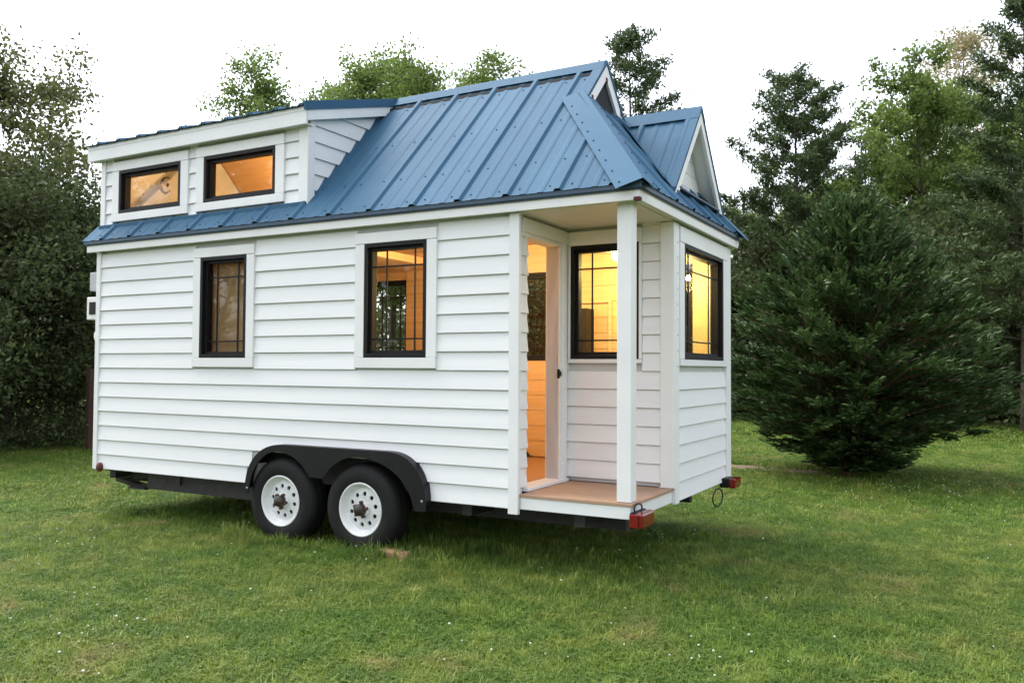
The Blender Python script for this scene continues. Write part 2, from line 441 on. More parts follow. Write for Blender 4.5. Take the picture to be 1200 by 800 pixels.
# screw heads on the board beside the bay window
for k in range(9):
    o = MB().lathe([(0, .003), (.006, .002), (.0075, 0)], 8, 'Y').build('screw', M['grey'], house)
    o.location = (L+.031, YB+.046, 1.45+k*.115); o.rotation_euler = (0, 0, -math.pi/2)
# door wall
dw = wall_mesh('porch_wall', 'E', XD, .0, YB, ZB+.11, 2.66, [(.16, .692, ZB+.1, 2.40)], house)
claps('E', XD, .02, .158, ZB+.0, 15, [(0, 1, 0, .56)], dw)
claps('E', XD, .785, YB-.004, ZB+.0, 15, [(0, 1, 0, .56)], dw)
dfr = MB(); dfr.box(XD-.11, XD+.012, .692, .720, ZD+.02, 2.40); dfr.box(XD-.11, XD+.012, .13, .16, ZD+.02, 2.40); dfr.box(XD-.11, XD+.012, .16, .692, 2.372, 2.40)
df = dfr.build('door_frame', M['trim'], house, bevel=.003)
MB().box(XD+.0, XD+.034, .7205, .783, ZD+.002, 2.46).build('side_casing', M['trim'], df, bevel=.003)
MB().box(XD+.0, XD+.036, .05, .80, 2.40, 2.495).build('head_casing', M['trim'], df, bevel=.003)
MB().box(XD-.11, XD+.05, .11, .79, ZD+.001, ZD+.024).build('threshold', M['trim'], df, bevel=.003)
MB().box(XD-.004, XD+.0155, .683, .6915, 1.355, 1.425).build('strike_plate', M['black'], df)
MB().box(XD-.0, XD+.014, .6925, .7195, 1.37, 1.41).build('latch', M['black'], df)
dr = MB(); dr.box(XD-.66, XD-.125, .106, .142, ZD+.01, 2.36); door = dr.build('door', M['pine'], house, bevel=.003)
MB().tube([(XD-.60, .142, 1.40), (XD-.60, .19, 1.40)], .022, 12).build('door_handle', M['black'], door)
# porch post, ceiling, deck, rim
MB().box(5.337, 5.437, .004, .104, ZD+.003, ZS+.05).build('porch_post', M['trim'], house, bevel=.004)
pc = MB().box(XD-.04, L+.01, -.02, YB+.05, ZS+.006, ZS+.05).build('porch_ceiling', M['trim'], house)
dk = MB(); dk.box(LP+.012, L+.012, -.012, YB-.002, ZD-.022, ZD).build('porch_deck', M['deck'], house, bevel=.003)
MB().box(LP+.012, L-.001, -.004, .03, ZB, ZD-.0225).build('rim_board', M['trim'], house, bevel=.003)
MB().box(L-.03, L+.003, .031, YB-.003, ZB, ZD-.0225).build('rim_board', M['trim'], house, bevel=.003)
# floor
fl = MB(); fl.box(.1, L-.1, .1, W-.1, ZB+.03, ZD-.024).build('floor', M['chassis'], house)
MB().box(.102, XD-.1, .102, W-.102, ZD-.023, ZD-.004).build('floor_boards', M['pinefloor'], house)
MB().box(XD-.0995, L-.102, YB+.102, W-.102, ZD-.023, ZD-.004).build('floor_boards', M['pinefloor'], house)
# loft floor and the room side lining planks on the far wall
MB().box(.102, 2.5, .102, W-.102, 2.47, 2.54).build('loft_floor', M['pine'], house)
PL = MB().box(0, 1, 0, .014, 0, .146).mesh('lining_plank', M['pine'])
for k in range(13):
    z = ZD+.01+k*.15; segs = [(.11, XD-.11)]
    for a, b, p, q_ in FW[:2]:
        if z+.14 > p and z < q_:
            segs = [s2 for s in segs for s2 in ([(s[0], a), (b, s[1])] if s[0] < a < s[1] else [s])]
    for a, b in segs:
        o = link('lining_plank', PL, far); o.scale = (b-a, 1, 1)
        o.matrix_basis = far.matrix_basis.inverted() @ Matrix.Translation((a, W-.116, z)) @ Matrix.Diagonal((b-a, 1, 1, 1))
MB().box(XD-.1, L-.102, W-.112, W-.1005, WZ1+.02, 2.62).build('lining_panel', M['yellowwall'], house)
MB().box(XD-.1, 4.735, W-.112, W-.1005, ZD, WZ1+.0195).build('lining_panel', M['yellowwall'], house)
MB().box(5.16, L-.102, W-.112, W-.1005, ZD, WZ1+.0195).build('lining_panel', M['yellowwall'], house)
MB().box(4.7355, 5.1595, W-.112, W-.1005, ZD, WZ0-.01).build('lining_panel', M['yellowwall'], house)
MB().box(4.36, 4.39, W-.16, W-.118, ZD, 2.08).build('partition_trim', M['pine'], house)
MB().box(4.05, 4.355, W-.15, W-.118, 2.055, 2.085).build('partition_trim', M['pine'], house)
# roller shade inside the left window
MB().box(1.45, 1.97, .082, .086, 1.52, 2.37).build('roller_shade', M['shade'], house)

# ------------------------------------------------------------------ roof
DX0, DX1, DY = -.05, 2.575, .06             # dormer face and cheek
rd = MB()
H1 = (XG, YE+(hipz(XG)-ZE)/SL)              # where the hip line reaches the gablet base (x, y)
def slab(pts, th=.045, m0=0, m1=1): rd.prism([(x, y, z) for x, y, z in pts], (0, 0, -th), m0, m1)
rp = lambda x, y: (x, y, roofz(y)-.018)
mir = lambda p: (p[0], W-p[1], p[2])
nearA = [rp(DX1, YE+.02), rp(XE-.02, YE+.02), rp(H1[0]-.03, H1[1]+.02), rp(XG-.03, YR), rp(DX1, YR)]
nearB = [rp(-.09, YE+.02), rp(DX1, YE+.02), rp(DX1, DY+.05), rp(-.09, DY+.05)]
farP = [mir(rp(-.09, YE+.02)), mir(rp(-.09, YR)), mir(rp(XG-.03, YR)), mir(rp(H1[0]-.03, H1[1]+.02)), mir(rp(XE-.02, YE+.02))]
slab(nearA); slab(nearB); slab(farP)
hp = [(XE-.02, YE+.02, hipz(XE-.02)-.018), (XE-.02, W-YE-.02, hipz(XE-.02)-.018), (XG-.06, W-H1[1], hipz(XG-.06)-.018), (XG-.06, H1[1], hipz(XG-.06)-.018)]
slab(hp)
roof = rd.build('roof', [M['roofedge'], M['pine']], house); recalc(roof.data)
for p_ in roof.data.polygons: p_.material_index = 1 if p_.normal.z < -.3 else 0
PITCH_R = .3985; RX0 = 4.56-PITCH_R*12
def profile(s0, s1, ribs):
    """(s, height) points across a panel between s0 and s1; a major rib stands on each multiple in ribs"""
    pts = []
    for r in ribs:
        for ds, h in ((-.034, 0), (-.016, .020), (.016, .020), (.034, 0)): pts.append((r+ds, h))
        for mn in (1/3, 2/3):
            c = r+PITCH_R*mn
            for ds, h in ((-.030, 0), (-.013, .0045), (.013, .0045), (.030, 0)): pts.append((c+ds, h))
    pts = sorted(p for p in pts if s0 < p[0] < s1)
    def hat(s):
        for r in ribs:
            d = abs(s-r)
            if d < .034: return .020 if d < .016 else .020*(.034-d)/.018
        return 0
    return [(s0, hat(s0))]+pts+[(s1, hat(s1))]
def panel(name, s0, s1, lo, hi, fn, parent, ribs, clips=(), th=.004):
    """ribbed sheet: s across, t along slope (lo..hi), fn(s,t,h)->xyz; clips are planes (point, normal): the side normal points to is removed"""
    pr = profile(s0, s1, ribs); bm = bmesh.new(); nt_ = 4
    rows = [[bm.verts.new(fn(s, lo+(hi-lo)*i/nt_, h)) for s, h in pr] for i in range(nt_+1)]
    for i in range(nt_):
        for j in range(len(pr)-1): bm.faces.new((rows[i][j], rows[i][j+1], rows[i+1][j+1], rows[i+1][j]))
    for co, no in clips:
        bmesh.ops.bisect_plane(bm, geom=bm.verts[:]+bm.edges[:]+bm.faces[:], plane_co=co, plane_no=no, clear_outer=True)
    if not bm.faces: bm.free(); return
    bmesh.ops.recalc_face_normals(bm, faces=bm.faces)
    if sum(f.normal.z for f in bm.faces) < 0: bmesh.ops.reverse_faces(bm, faces=bm.faces)
    me = bpy.data.meshes.new(name); bm.to_mesh(me); bm.free(); me.materials.append(M['roof']); me.materials.append(M['roofedge'])
    o = link(name, me, parent); md = o.modifiers.new('sheet', 'SOLIDIFY'); md.thickness = th; md.offset = -1; md.material_offset_rim = 1
    return o
cs = 1/math.sqrt(1+SL*SL); sn = SL*cs
near_fn = lambda s, t, h: (s, t-h*sn, roofz(t)+h*cs)
far_fn = lambda s, t, h: (s, W-t+h*sn, roofz(t)+h*cs)
hcs = 1/math.sqrt(1+SH*SH); hsn = SH*hcs
ribs = [RX0+PITCH_R*k for k in range(16)]
hipn = Vector((H1[1]-YE, XE-H1[0], 0)).normalized()       # in plan, pointing beyond the near hip line
Pe = Vector((XE, YE, 0))
hipn2 = Vector((hipn.x, -hipn.y, 0)); Pe2 = Vector((XE, W-YE, 0))
edges = [-.125]+[r for r in ribs if -.1 < r < 5.5]+[XE]
for a, b in zip(edges[:-1], edges[1:]):
    for fn, pe, hn, sidef in ((near_fn, Pe, hipn, False), (far_fn, Pe2, hipn2, True)):
        ap, bp = a, b
        if b <= DX1 or sidef is True and b <= XG:
            panel('roof_panel', a, b, YE, (DY-.005 if not sidef else YR-.005), fn, roof, ribs)
        elif a < DX1 < b and not sidef:
            panel('roof_panel', a, DX1, YE, DY-.005, fn, roof, ribs)
            panel('roof_panel', DX1, b, YE, YR-.005, fn, roof, ribs)
        elif b <= XG:
            panel('roof_panel', a, b, YE, YR-.005, fn, roof, ribs)
        else:
            if a < XG: panel('roof_panel', a, XG+.01, YE, YR-.005, fn, roof, ribs)
            panel('roof_panel', max(a, XG+.01), b, YE, YR-.005, fn, roof, ribs, [(pe, hn)])
hip_fn = lambda s, t, h: (XE-t+h*hsn, s, hipz(XE-t)+h*hcs)
hr = [YR-.2+PITCH_R*k for k in range(-4, 6)]
he = [YE]+[r for r in hr if YE+.05 < r < W-YE-.05]+[W-YE]
for a, b in zip(he[:-1], he[1:]):
    panel('roof_panel', a, b, 0, XE-XG+.08, hip_fn, roof, hr, [(Pe, -hipn), (Pe2, -hipn2)])
# hip flashings, ridge cap
def strip(name, pts, parent, mt='roof', th=.004):
    """folded sheet: rows of points -> quads"""
    mb = MB()
    for r in pts: mb.v += [tuple(p) for p in r]
    k = len(pts[0])
    for i in range(len(pts)-1):
        for j in range(k-1): mb.f.append((i*k+j, i*k+j+1, (i+1)*k+j+1, (i+1)*k+j)); mb.m.append(0)
    o = mb.build(name, M[mt], parent); recalc(o.data)
    if sum(p.normal.z for p in o.data.polygons) < 0: o.data.flip_normals()
    md = o.modifiers.new('sheet', 'SOLIDIFY'); md.thickness = th; md.offset = -1
    return o
A = Vector((XE, YE, ZE)); B = Vector((H1[0], H1[1], hipz(XG)))
ax = (B-A).normalized(); nn = Vector((0, -sn, cs)); nh = Vector((hsn, 0, hcs))
wn = -(nn.cross(ax)).normalized(); wh = nh.cross(ax).normalized()
if wn.x > 0: wn = -wn
if wh.y < 0: wh = -wh
for k in (0, 1):
    rows = []
    for t in (0.0, 1.06):
        p = A+(B-A)*t; up = Vector((nn+nh)).normalized()*.030
        row = [p+wn*.17+nn*.024, p+wn*.155+nn*.028, p+up, p+wh*.135+nh*.028, p+wh*.15+nh*.024]
        if k: row = [Vector((v.x, W-v.y, v.z)) for v in row]
        rows.append(row)
    strip('hip_cap', rows, roof)
def ridge(x0, x1, y, z, s, name='ridge_cap', wd=.13):
    c_ = 1/math.sqrt(1+s*s); row = lambda x: [(x, y-wd*c_, z-wd*s*c_+.026), (x, y-.02, z+.018), (x, y, z+.030), (x, y+.02, z+.018), (x, y+wd*c_, z-wd*s*c_+.026)]
    return strip(name, [row(x0), row(x1)], roof)
for x0, x1 in ((-.22, 2.60), (2.605, XG+.02)): ridge(x0, x1, YR, ZR, .55 if x1 < 3 else SL)
# black foam closure that also paints the shadow line under ridge cap; drip edges
MB().prism([(2.62, YR-.125, roofz(YR-.125)+.004), (XG-.01, YR-.125, roofz(YR-.125)+.004), (XG-.01, YR-.118, roofz(YR-.118)+.020), (2.62, YR-.118, roofz(YR-.118)+.020)], (0, .02, .0)).build('closure_shadow_strip', M['black'], roof)
MB().box(-.10, XE-.02, YE+.006, YE+.022, ZE-.03, ZE+.002).build('drip_edge', M['roofedge'], roof)
MB().box(XE-.024, XE-.008, YE+.006, W-YE-.006, ZE-.03, ZE+.002).build('drip_edge', M['roofedge'], roof)
# fascia and soffit
FZ = ZE-.014
for nm, a in (('fascia', (-OV, L+OV, -OV, -OV+.022, ZS, FZ)), ('fascia', (L+OV-.022, L+OV+.001, -OV+.0225, W+OV-.0225, ZS, FZ)), ('fascia', (-OV, L+OV, W+OV-.022, W+OV, ZS, FZ))):
    MB().box(*a).build(nm, M['trim'], roof, bevel=.003)
MB().box(-OV+.002, L+OV-.023, -OV+.023, .02, ZS+.012, ZS+.022).build('soffit', M['trim'], roof)
MB().box(L-.02, L+OV-.023, .021, W+OV-.023, ZS+.0125, ZS+.0225).build('soffit', M['trim'], roof)
MB().box(-OV+.002, -.0, -OV+.023, W+OV-.023, ZS+.013, ZS+.023).build('soffit', M['trim'], roof)
for loc in ((L+OV-.035, -OV-.006, ZS-.004), (L+OV-.03, W+OV-.03, ZS-.004)):
    MB().box(loc[0], loc[0]+.042, loc[1], loc[1]+.042, loc[2], loc[2]+.022).build('unpainted_end', M['primer'], roof)
# screws (joined, too small to count)
scr = MB()
def screw(p, n_):
    n_ = Vector(n_); a = n_.orthogonal().normalized(); b = n_.cross(a); r = .0068
    P = [Vector(p)+(a*math.cos(k*math.pi/3)+b*math.sin(k*math.pi/3))*r for k in range(6)]
    scr.add(P+[v+n_*.007 for v in P], [(0,1,2,3,4,5)[::-1], (6,7,8,9,10,11)]+[(k, (k+1)%6, 6+(k+1)%6, 6+k) for k in range(6)])
for r in ribs:
    for t in (YE+.05, .17, .58, 1.02):
        for ds in (PITCH_R/3-.05, PITCH_R*2/3+.05):
            x = r+ds
            if x < 0 or x > 5.4 or (x < 2.62 and t > DY-.07): continue
            if x > XG-.05 and (Vector((x, t, 0))-Pe).dot(hipn) > -.16: continue
            screw(Vector(near_fn(x, t, .0)), nn)
for k in range(9):
    p = A+(B-A)*(.04+.11*k); screw(p+wn*.13+nn*.028, nn); screw(p+wh*.11+nh*.028, nh)
for k in range(8): screw((2.8+k*.26, YR-.10, roofz(YR-.10)+.029), nn)
tag(scr.build('roof_screws', M['roof'], roof), kind='stuff')

# ------------------------------------------------------------------ gablet on the hip
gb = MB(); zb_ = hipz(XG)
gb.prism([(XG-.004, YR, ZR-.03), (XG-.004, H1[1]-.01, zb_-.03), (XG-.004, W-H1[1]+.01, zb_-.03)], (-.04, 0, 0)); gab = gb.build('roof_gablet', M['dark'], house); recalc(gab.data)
def rake(parent, x0, x1, y, z, ye_, ze_, wd, name, mt, up=0.0):
    """pair of sloping boards from a peak (y,z) to feet (ye_, ze_), each wd deep measured vertically"""
    for s in (0, 1):
        P = [(y, z+up), (ye_, ze_+up), (ye_, ze_+up-wd), (y, z+up-wd)]
        if s: P = [(2*y-a, b) for a, b in P]
        o = MB().prism([(x0, a, b) for a, b in P], (x1-x0, 0, 0)).build(name, M[mt], parent); recalc(o.data)
rake(gab, XG+.0, XG+.022, YR, ZR-.008, H1[1]+.03, zb_+.022, .125, 'rake_board', 'trim')
rake(gab, XG-.06, XG+.030, YR, ZR+.026, H1[1]-.01, zb_+.012, .034, 'rake_flashing', 'roof')
for y_, z_ in ((YR-.015, ZR-.16), (H1[1]+.075, zb_-.0), (W-H1[1]-.08, zb_+.03)):
    MB().box(XG+.002, XG+.027, y_, y_+.030, z_, z_+.040).build('unpainted_end', M['primer'], gab)

# ------------------------------------------------------------------ small gable over the bay
GY, GZ, GX = 1.582, 3.555, 5.415
GS = 1.16; GW = .66
gz0 = GZ-GS*GW
sg = MB(); sg.prism([(5.27, GY, GZ-.06), (5.27, GY-GW+.05, gz0), (5.27, GY+GW-.05, gz0)], (-.03, 0, 0)); sgo = sg.build('small_gable', M['sheath'], house); recalc(sgo.data)
for k in range(6):
    z = 2.83+k*.118; p = [(-9, z), (9, z), (9, z+.114), (-9, z+.114)]
    for s in (-1, 1): p = clip2(p, s*GS, 1, GZ-.07+s*GS*GY)
    if len(p) > 2:
        o = MB().prism([(5.271, y, zz) for y, zz in p], (.016, 0, 0)).build('clapboard', M['white'], sgo); recalc(o.data)
bx = 5.553-(GZ-ZE)/SH
for s in (-1, 1):
    gc = 1/math.sqrt(1+GS*GS); gsn = GS*gc
    fn = lambda u, t, h, s=s: (u, GY+s*(t+h*gsn), GZ-GS*t+h*gc)
    valley = (Vector((XE, 0, ZE)), -nh)       # remove what lies under the hip plane
    xsr = [GX-.06, GX-.06-PITCH_R, GX-.06-2*PITCH_R]
    ed = [GX, xsr[0]-.2, xsr[1]-.1, bx-.06]
    for a, b in zip(ed[1:], ed[:-1]): panel('roof_panel', a, b, .0, GW+.03, fn, sgo, xsr, [valley])
    # underside
    pts = [(GX-.01, GY, GZ-.012), (GX-.01, GY+s*GW, gz0-.012), (XE-(gz0-ZE)/SH-.05, GY+s*GW, gz0-.012), (bx-.05, GY, GZ-.012)]
    o = MB().prism(pts, (0, 0, -.03)).build('gable_deck', M['trim'], sgo); recalc(o.data)
    # valley flashing on the hip
    v0 = Vector((bx, GY, GZ)); v1 = Vector((XE-(gz0-ZE)/SH, GY+s*GW, gz0))
    d = (v1-v0).normalized(); side = nh.cross(d).normalized()
    if side.y*s < 0: side = -side
    strip('valley_flashing', [[v0+nh*.012, v0+side*.12+nh*.026], [v1+nh*.012, v1+side*.12+nh*.026]], sgo)
rake(sgo, GX-.005, GX+.020, GY, GZ-.010, GY-GW, gz0-.01, .105, 'rake_board', 'trim')
rake(sgo, GX-.05, GX+.027, GY, GZ+.026, GY-GW-.02, gz0+.006, .032, 'rake_flashing', 'roof')
rowg = lambda x: [(x, GY-.10, GZ-.116+.03), (x, GY, GZ+.034), (x, GY+.10, GZ-.116+.03)]
strip('ridge_cap', [rowg(bx-.1), rowg(GX+.03)], sgo)
MB().box(5.275, GX+.02, GY-GW+.10, GY+GW-.10, gz0+.02, gz0+.034).build('base_flashing', M['roofedge'], sgo)

# ------------------------------------------------------------------ shed dormer
DZ0, DZ1 = 2.70, 3.40; DS = (ZR-3.555)/(YR+.07)
dz = lambda y: 3.555+DS*(y+.07)
DW = [(.214, 1.076, 2.885, 3.295), (1.380, 2.243, 2.885, 3.295)]
dm = wall_mesh('dormer', 'N', DY, DX0, DX1, DZ0, 3.43, DW, house, thick=.08)
for a, b, p, q_ in DW: window('N', DY, a, b, p, q_, trim=(.10, .09, .075, 0))
claps('N', DY, DX0+.06, DX1-.07, 2.80-.04, 5, [(.113, 1.177, 0, 9), (1.279, 2.344, 0, 9)], dm)
cb('corner_board', 'N', DY, DX0-.01, DX0+.055, 2.76, 3.42, .030, dm)
cb('corner_board', 'N', DY, DX1-.07, DX1+.03, 2.76, 3.42, .030, dm)
cb('base_flashing', 'N', DY, DX0-.01, DX1+.02, 2.745, 2.788, .045, dm, mt='roof')
# cheek wall
ck = MB(); ck.prism([(DX1, DY, roofz(DY)-.02), (DX1, YR-.02, roofz(YR-.02)-.03), (DX1, YR-.02, dz(YR-.02)-.03), (DX1, DY, dz(DY)-.05)], (-.08, 0, 0))
cko = ck.build('dormer_cheek', M['sheath'], house); recalc(cko.data)
for k in range(9):
    z = 2.76+k*EX; p = [(DY+.06, z), (9, z), (9, z+EX-.003), (DY+.06, z+EX-.003)]
    p = clip2(p, SL, -1, SL*YE-ZE-.01); p = clip2(p, -DS, 1, 3.555+DS*.07-.07)
    if len(p) < 3: continue
    mb = MB(); n_ = len(p)
    V0 = [(DX1+.0005, y, zz) for y, zz in p]; V1 = [(DX1+.024-.017*(zz-z)/EX, y, zz) for y, zz in p]
    mb.add(V0+V1, [tuple(range(n_)), tuple(range(n_, 2*n_))]+[(i, (i+1) % n_, n_+(i+1) % n_, n_+i) for i in range(n_)])
    o = mb.build('clapboard', M['white'], cko); recalc(o.data)
MB().box(DX1, DX1+.030, DY+.001, DY+.058, roofz(DY)-.01, dz(DY)-.08).build('corner_board', M['trim'], cko, bevel=.003)
DL, DR = -.17, 2.655
dr_ = MB(); dr_.prism([(DL+.01, -.05, dz(-.05)-.012), (DL+.01, YR, ZR-.012), (DR-.02, YR, ZR-.012), (DR-.02, -.05, dz(-.05)-.012)], (0, 0, -.035)); dro = dr_.build('dormer_roof', M['trim'], house); recalc(dro.data)
dcs = 1/math.sqrt(1+DS*DS); dsn = DS*dcs
dfn = lambda s, t, h: (s, t-h*dsn, dz(t)+h*dcs)
dribs = [DR-.03-PITCH_R*.72*k for k in range(12)]
ded = [DR+.01]+[r-.05 for r in dribs[1:] if r-.05 > DL+.05]+[DL]
for a, b in zip(ded[1:], ded[:-1]): panel('roof_panel', a, b, -.075, YR-.004, dfn, dro, dribs, th=.008)
MB().box(DL+.006, DR-.004, -.046, -.024, 3.405, 3.528).build('fascia', M['trim'], dro, bevel=.003)
o = MB().prism([(DR-.026, -.0235, dz(-.0235)-.13), (DR-.026, YR, ZR-.13), (DR-.026, YR, ZR-.03), (DR-.026, -.0235, dz(-.0235)-.03)], (.024, 0, 0)).build('rake_board', M['trim'], dro); recalc(o.data)
o = MB().prism([(DL+.006, -.0235, dz(-.0235)-.13), (DL+.006, YR, ZR-.13), (DL+.006, YR, ZR-.03), (DL+.006, -.0235, dz(-.0235)-.03)], (.024, 0, 0)).build('rake_board', M['trim'], dro); recalc(o.data)
o = MB().prism([(DR+.0, -.078, dz(-.078)-.045), (DR+.0, YR, ZR-.045), (DR+.0, YR, ZR+.028), (DR+.0, -.078, dz(-.078)+.028)], (.012, 0, 0)).build('rake_flashing', M['roof'], dro); recalc(o.data)
MB().box(DL+.03, DR-.03, -.0235, DY+.01, 3.415, 3.425).build('soffit', M['trim'], dro)
# end wall of the dormer on the tongue side
o = MB().prism([(DX0, DY+.081, 2.70), (DX0, YR, 2.70), (DX0, YR, ZR-.06), (DX0, DY+.081, dz(DY+.08)-.06)], (.05, 0, 0)).build('dormer_cheek', M['white'], house); recalc(o.data)

# ------------------------------------------------------------------ trailer
for y in (.40, 1.86): MB().box(.05, 5.25, y, y+.06, .30, ZB-.005).build('frame_rail', M['chassis'], house)
for x in (.1, 1.0, 1.9, 4.1, 5.0): MB().box(x, x+.08, .08, W-.08, .36, ZB+.02).build('cross_member', M['chassis'], house)
MB().box(.62, 2.1, .10, .16, .29, ZB-.004).build('skirt_rail', M['chassis'], house)
HZ, WR = .342, .352
def wheel(x, y0, side):
    """side -1: outer face towards -y"""
    w_ = .205; prof = [(.205, 0), (.225, -.008), (.27, -.012), (.315, -.004), (.338, .012), (.348, .04), (WR, .07), (WR, w_-.07), (.348, w_-.04), (.32, w_), (.205, w_)]
    e = bpy.data.objects.new('wheel', None); COL.objects.link(e); e.parent = house; e.location = (x, y0, HZ); e.rotation_euler = (0, random.uniform(0, .6), 0 if side < 0 else math.pi)
    mb = MB(); mb.lathe(prof, 48)
    for rr in (.10, .13):                      # tread grooves
        pass
    t = mb.build('tyre', M['tyre'], e, smooth=True)
    MB().lathe([(.352, .045), (.3535, .048), (.3535, .062), (.352, .065)], 48).build('tread_rib', M['tyre'], t, smooth=True)
    MB().lathe([(.352, .088), (.3535, .091), (.3535, .114), (.352, .117)], 48).build('tread_rib', M['tyre'], t, smooth=True)
    # rim: outer lip, barrel, then disc with real holes
    rm = MB(); rm.lathe([(.206, .012), (.207, -.004), (.200, -.008), (.192, -.002), (.182, .028), (.172, .040), (.160, .045)], 60)
    nh_, ro, ri, hr_ = 10, .160, .060, .0175
    rc = .118; n_seg = 60
    # disc as radial rings with holes: sectors
    bm = bmesh.new()
    for k in range(nh_):
        a0 = 2*math.pi*k/nh_; am = a0+math.pi/nh_; a1 = a0+2*math.pi/nh_
        hole = [Vector((rc*math.cos(am)+hr_*math.cos(t_)*math.cos(am)-hr_*math.sin(t_)*math.sin(am), 0, rc*math.sin(am)+hr_*math.cos(t_)*math.sin(am)+hr_*math.sin(t_)*math.cos(am))) for t_ in [2*math.pi*i/16 for i in range(16)]]
        outer = []
        for i in range(16):
            t_ = 2*math.pi*i/16; u, v = math.cos(t_), math.sin(t_)
            mx_ = max(abs(u), abs(v)); u, v = u/mx_, v/mx_
            rad = rc+(ro-rc)*u if u > 0 else rc+(rc-ri)*u
            ang = am+v*math.pi/nh_
            outer.append(Vector((rad*math.cos(ang), 0, rad*math.sin(ang))))
        dep = lambda v: v+Vector((0, .045-.010*max(0, min(1, (.150-math.hypot(v.x, v.z))/.03)) , 0))
        ho = [bm.verts.new(dep(v)) for v in hole]; hi_ = [bm.verts.new(dep(v)+Vector((0, .012, 0))) for v in hole]; oo = [bm.verts.new(dep(v)) for v in outer]
        for i in range(16):
            j = (i+1) % 16
            bm.faces.new((oo[i], oo[j], ho[j], ho[i])); bm.faces.new((ho[i], ho[j], hi_[j], hi_[i]))
    bmesh.ops.remove_doubles(bm, verts=bm.verts, dist=1e-5)
    me = bpy.data.meshes.new('rim_disc'); bm.to_mesh(me); bm.free(); me.materials.append(M['rim'])
    rmo = rm.build('rim', M['rim'], e, smooth=True); recalc(rmo.data)
    d_ = link('rim_disc', me, e)
    MB().lathe([(.062, .036), (.058, .020), (.052, .014), (.044, .014)], 32).build('rim_centre', M['rim'], e, smooth=True)
    MB().lathe([(.0, .075), (.17, .075)], 32).build('brake_drum', M['hubblack'], e)
    MB().lathe([(.046, .03), (.046, -.022), (.040, -.034), (.0, -.036)], 24).build('hub_cap', M['hubblack'], e, smooth=True)
    for k in range(5):
        a = 2*math.pi*k/5+.3
        MB().lathe([(.0125, .014), (.0125, -.012), (.007, -.018), (0, -.018)], 6, c=(.057*math.cos(a), 0, .057*math.sin(a))).build('lug_nut', M['rust'], e)
    return e
for x in (2.434, 3.2595):
    wheel(x, -.05, -1); wheel(x, W+.05, 1)
    MB().tube([(x, .05, HZ), (x, W-.05, HZ)], .035, 10).build('axle', M['chassis'], house)
MB().box(2.0, 3.98, .101, .125, ZB+.03, .80).build('wheel_well', M['chassis'], house)
MB().box(2.0, 3.98, .0, .1245, .80, .82).build('wheel_well', M['chassis'], house)
def fender(y0, y1):
    xa, xb, ri, z0, z1 = 2.434, 3.2595, .398, .385, .800
    def zt(x):
        u = (2.50-x)/.43 if x < 2.50 else (x-3.52)/.375 if x > 3.52 else 0
        return z0+(z1-z0)*max(0, 1-min(1, u)**2.3)**(1/2.3)
    def zb(x):
        z = z0
        for c in (xa, xb):
            e = (x-c)/(1.32 if c == xb and x > c else .80 if c == xa and x < c else 1)
            if abs(e) < ri: z = max(z, HZ+.02+math.sqrt(ri*ri-e*e)*.96)
        if xa < x < xb:
            u = abs(x-(xa+xb)/2); z = max(z, .555+max(0, .0-u))
            z = max(z, .560+.5*max(0, u-.06)**1.3)
        if x > xb+.3: z = z0+(z-z0)*1.0
        return z
    mb = MB(); xs_ = [2.071, 2.0715]+[2.075+i*.0125 for i in range(146)]+[3.894]
    xs_ = [x for x in xs_ if x <= 3.894]; n_ = len(xs_)
    P = [(x, y0, max(zt(x), z0+.004)) for x in xs_]+[(x, y0, min(zb(x), max(zt(x), z0+.004)-.003)) for x in xs_]
    mb.add(P, [(i, i+1, n_+i+1, n_+i) for i in range(n_-1)])
    Q = [(x, y0, max(zt(x), z0+.004)) for x in xs_]+[(x, y1, max(zt(x), z0+.004)) for x in xs_]
    mb.add(Q, [(i, n_+i, n_+i+1, i+1) for i in range(n_-1)])
    o = mb.build('fender', M['fender'], house, smooth=False); 
    bm = bmesh.new(); bm.from_mesh(o.data); bmesh.ops.remove_doubles(bm, verts=bm.verts, dist=1e-5); bmesh.ops.recalc_face_normals(bm, faces=bm.faces); bm.to_mesh(o.data); bm.free()
    md = o.modifiers.new('sheet', 'SOLIDIFY'); md.thickness = .006; md.offset = 0
    
    # bolts
    for x, z in ((3.86, .46), (2.10, .43)): MB().lathe([(.009, 0), (.007, -.006), (0, -.007)], 8, c=(x, y0-.003, z)).build('bolt', M['grey'], o)
    return o
fender(-.088, .10); fender(W+.088, W-.10)
# scissor jack folded under the left corner
jk = MB(); Y0 = .22
for a, b in (((.02, .335), (.36, .395)), ((.36, .395), (.70, .345)), ((.02, .325), (.33, .275)), ((.33, .275), (.70, .335))):
    jk.tube([(a[0], Y0, a[1]), (b[0], Y0, b[1])], .022, 6); jk.tube([(a[0], Y0+.08, a[1]), (b[0], Y0+.08, b[1])], .022, 6)
jk.tube([(-.02, Y0+.04, .33), (.74, Y0+.04, .338)], .012, 8); jk.box(.22, .46, Y0-.03, Y0+.11, .255, .272); jk.box(.25, .50, Y0-.02, Y0+.10, .395, ZB-.004)
jk.build('scissor_jack', M['chassis'], house)
MB().tube([(.16, -.005, .452), (.30, .01, .440), (.42, .1, .44)], .008, 6).build('wire', M['cable'], house)
mk = MB().lathe([(.045, 0), (.043, -.018), (.030, -.032), (0, -.036)], 20).build('marker_light', M['primer'], house, smooth=True); mk.location = (.105, -.026, .472); mk.scale = (.8, 1, 1)
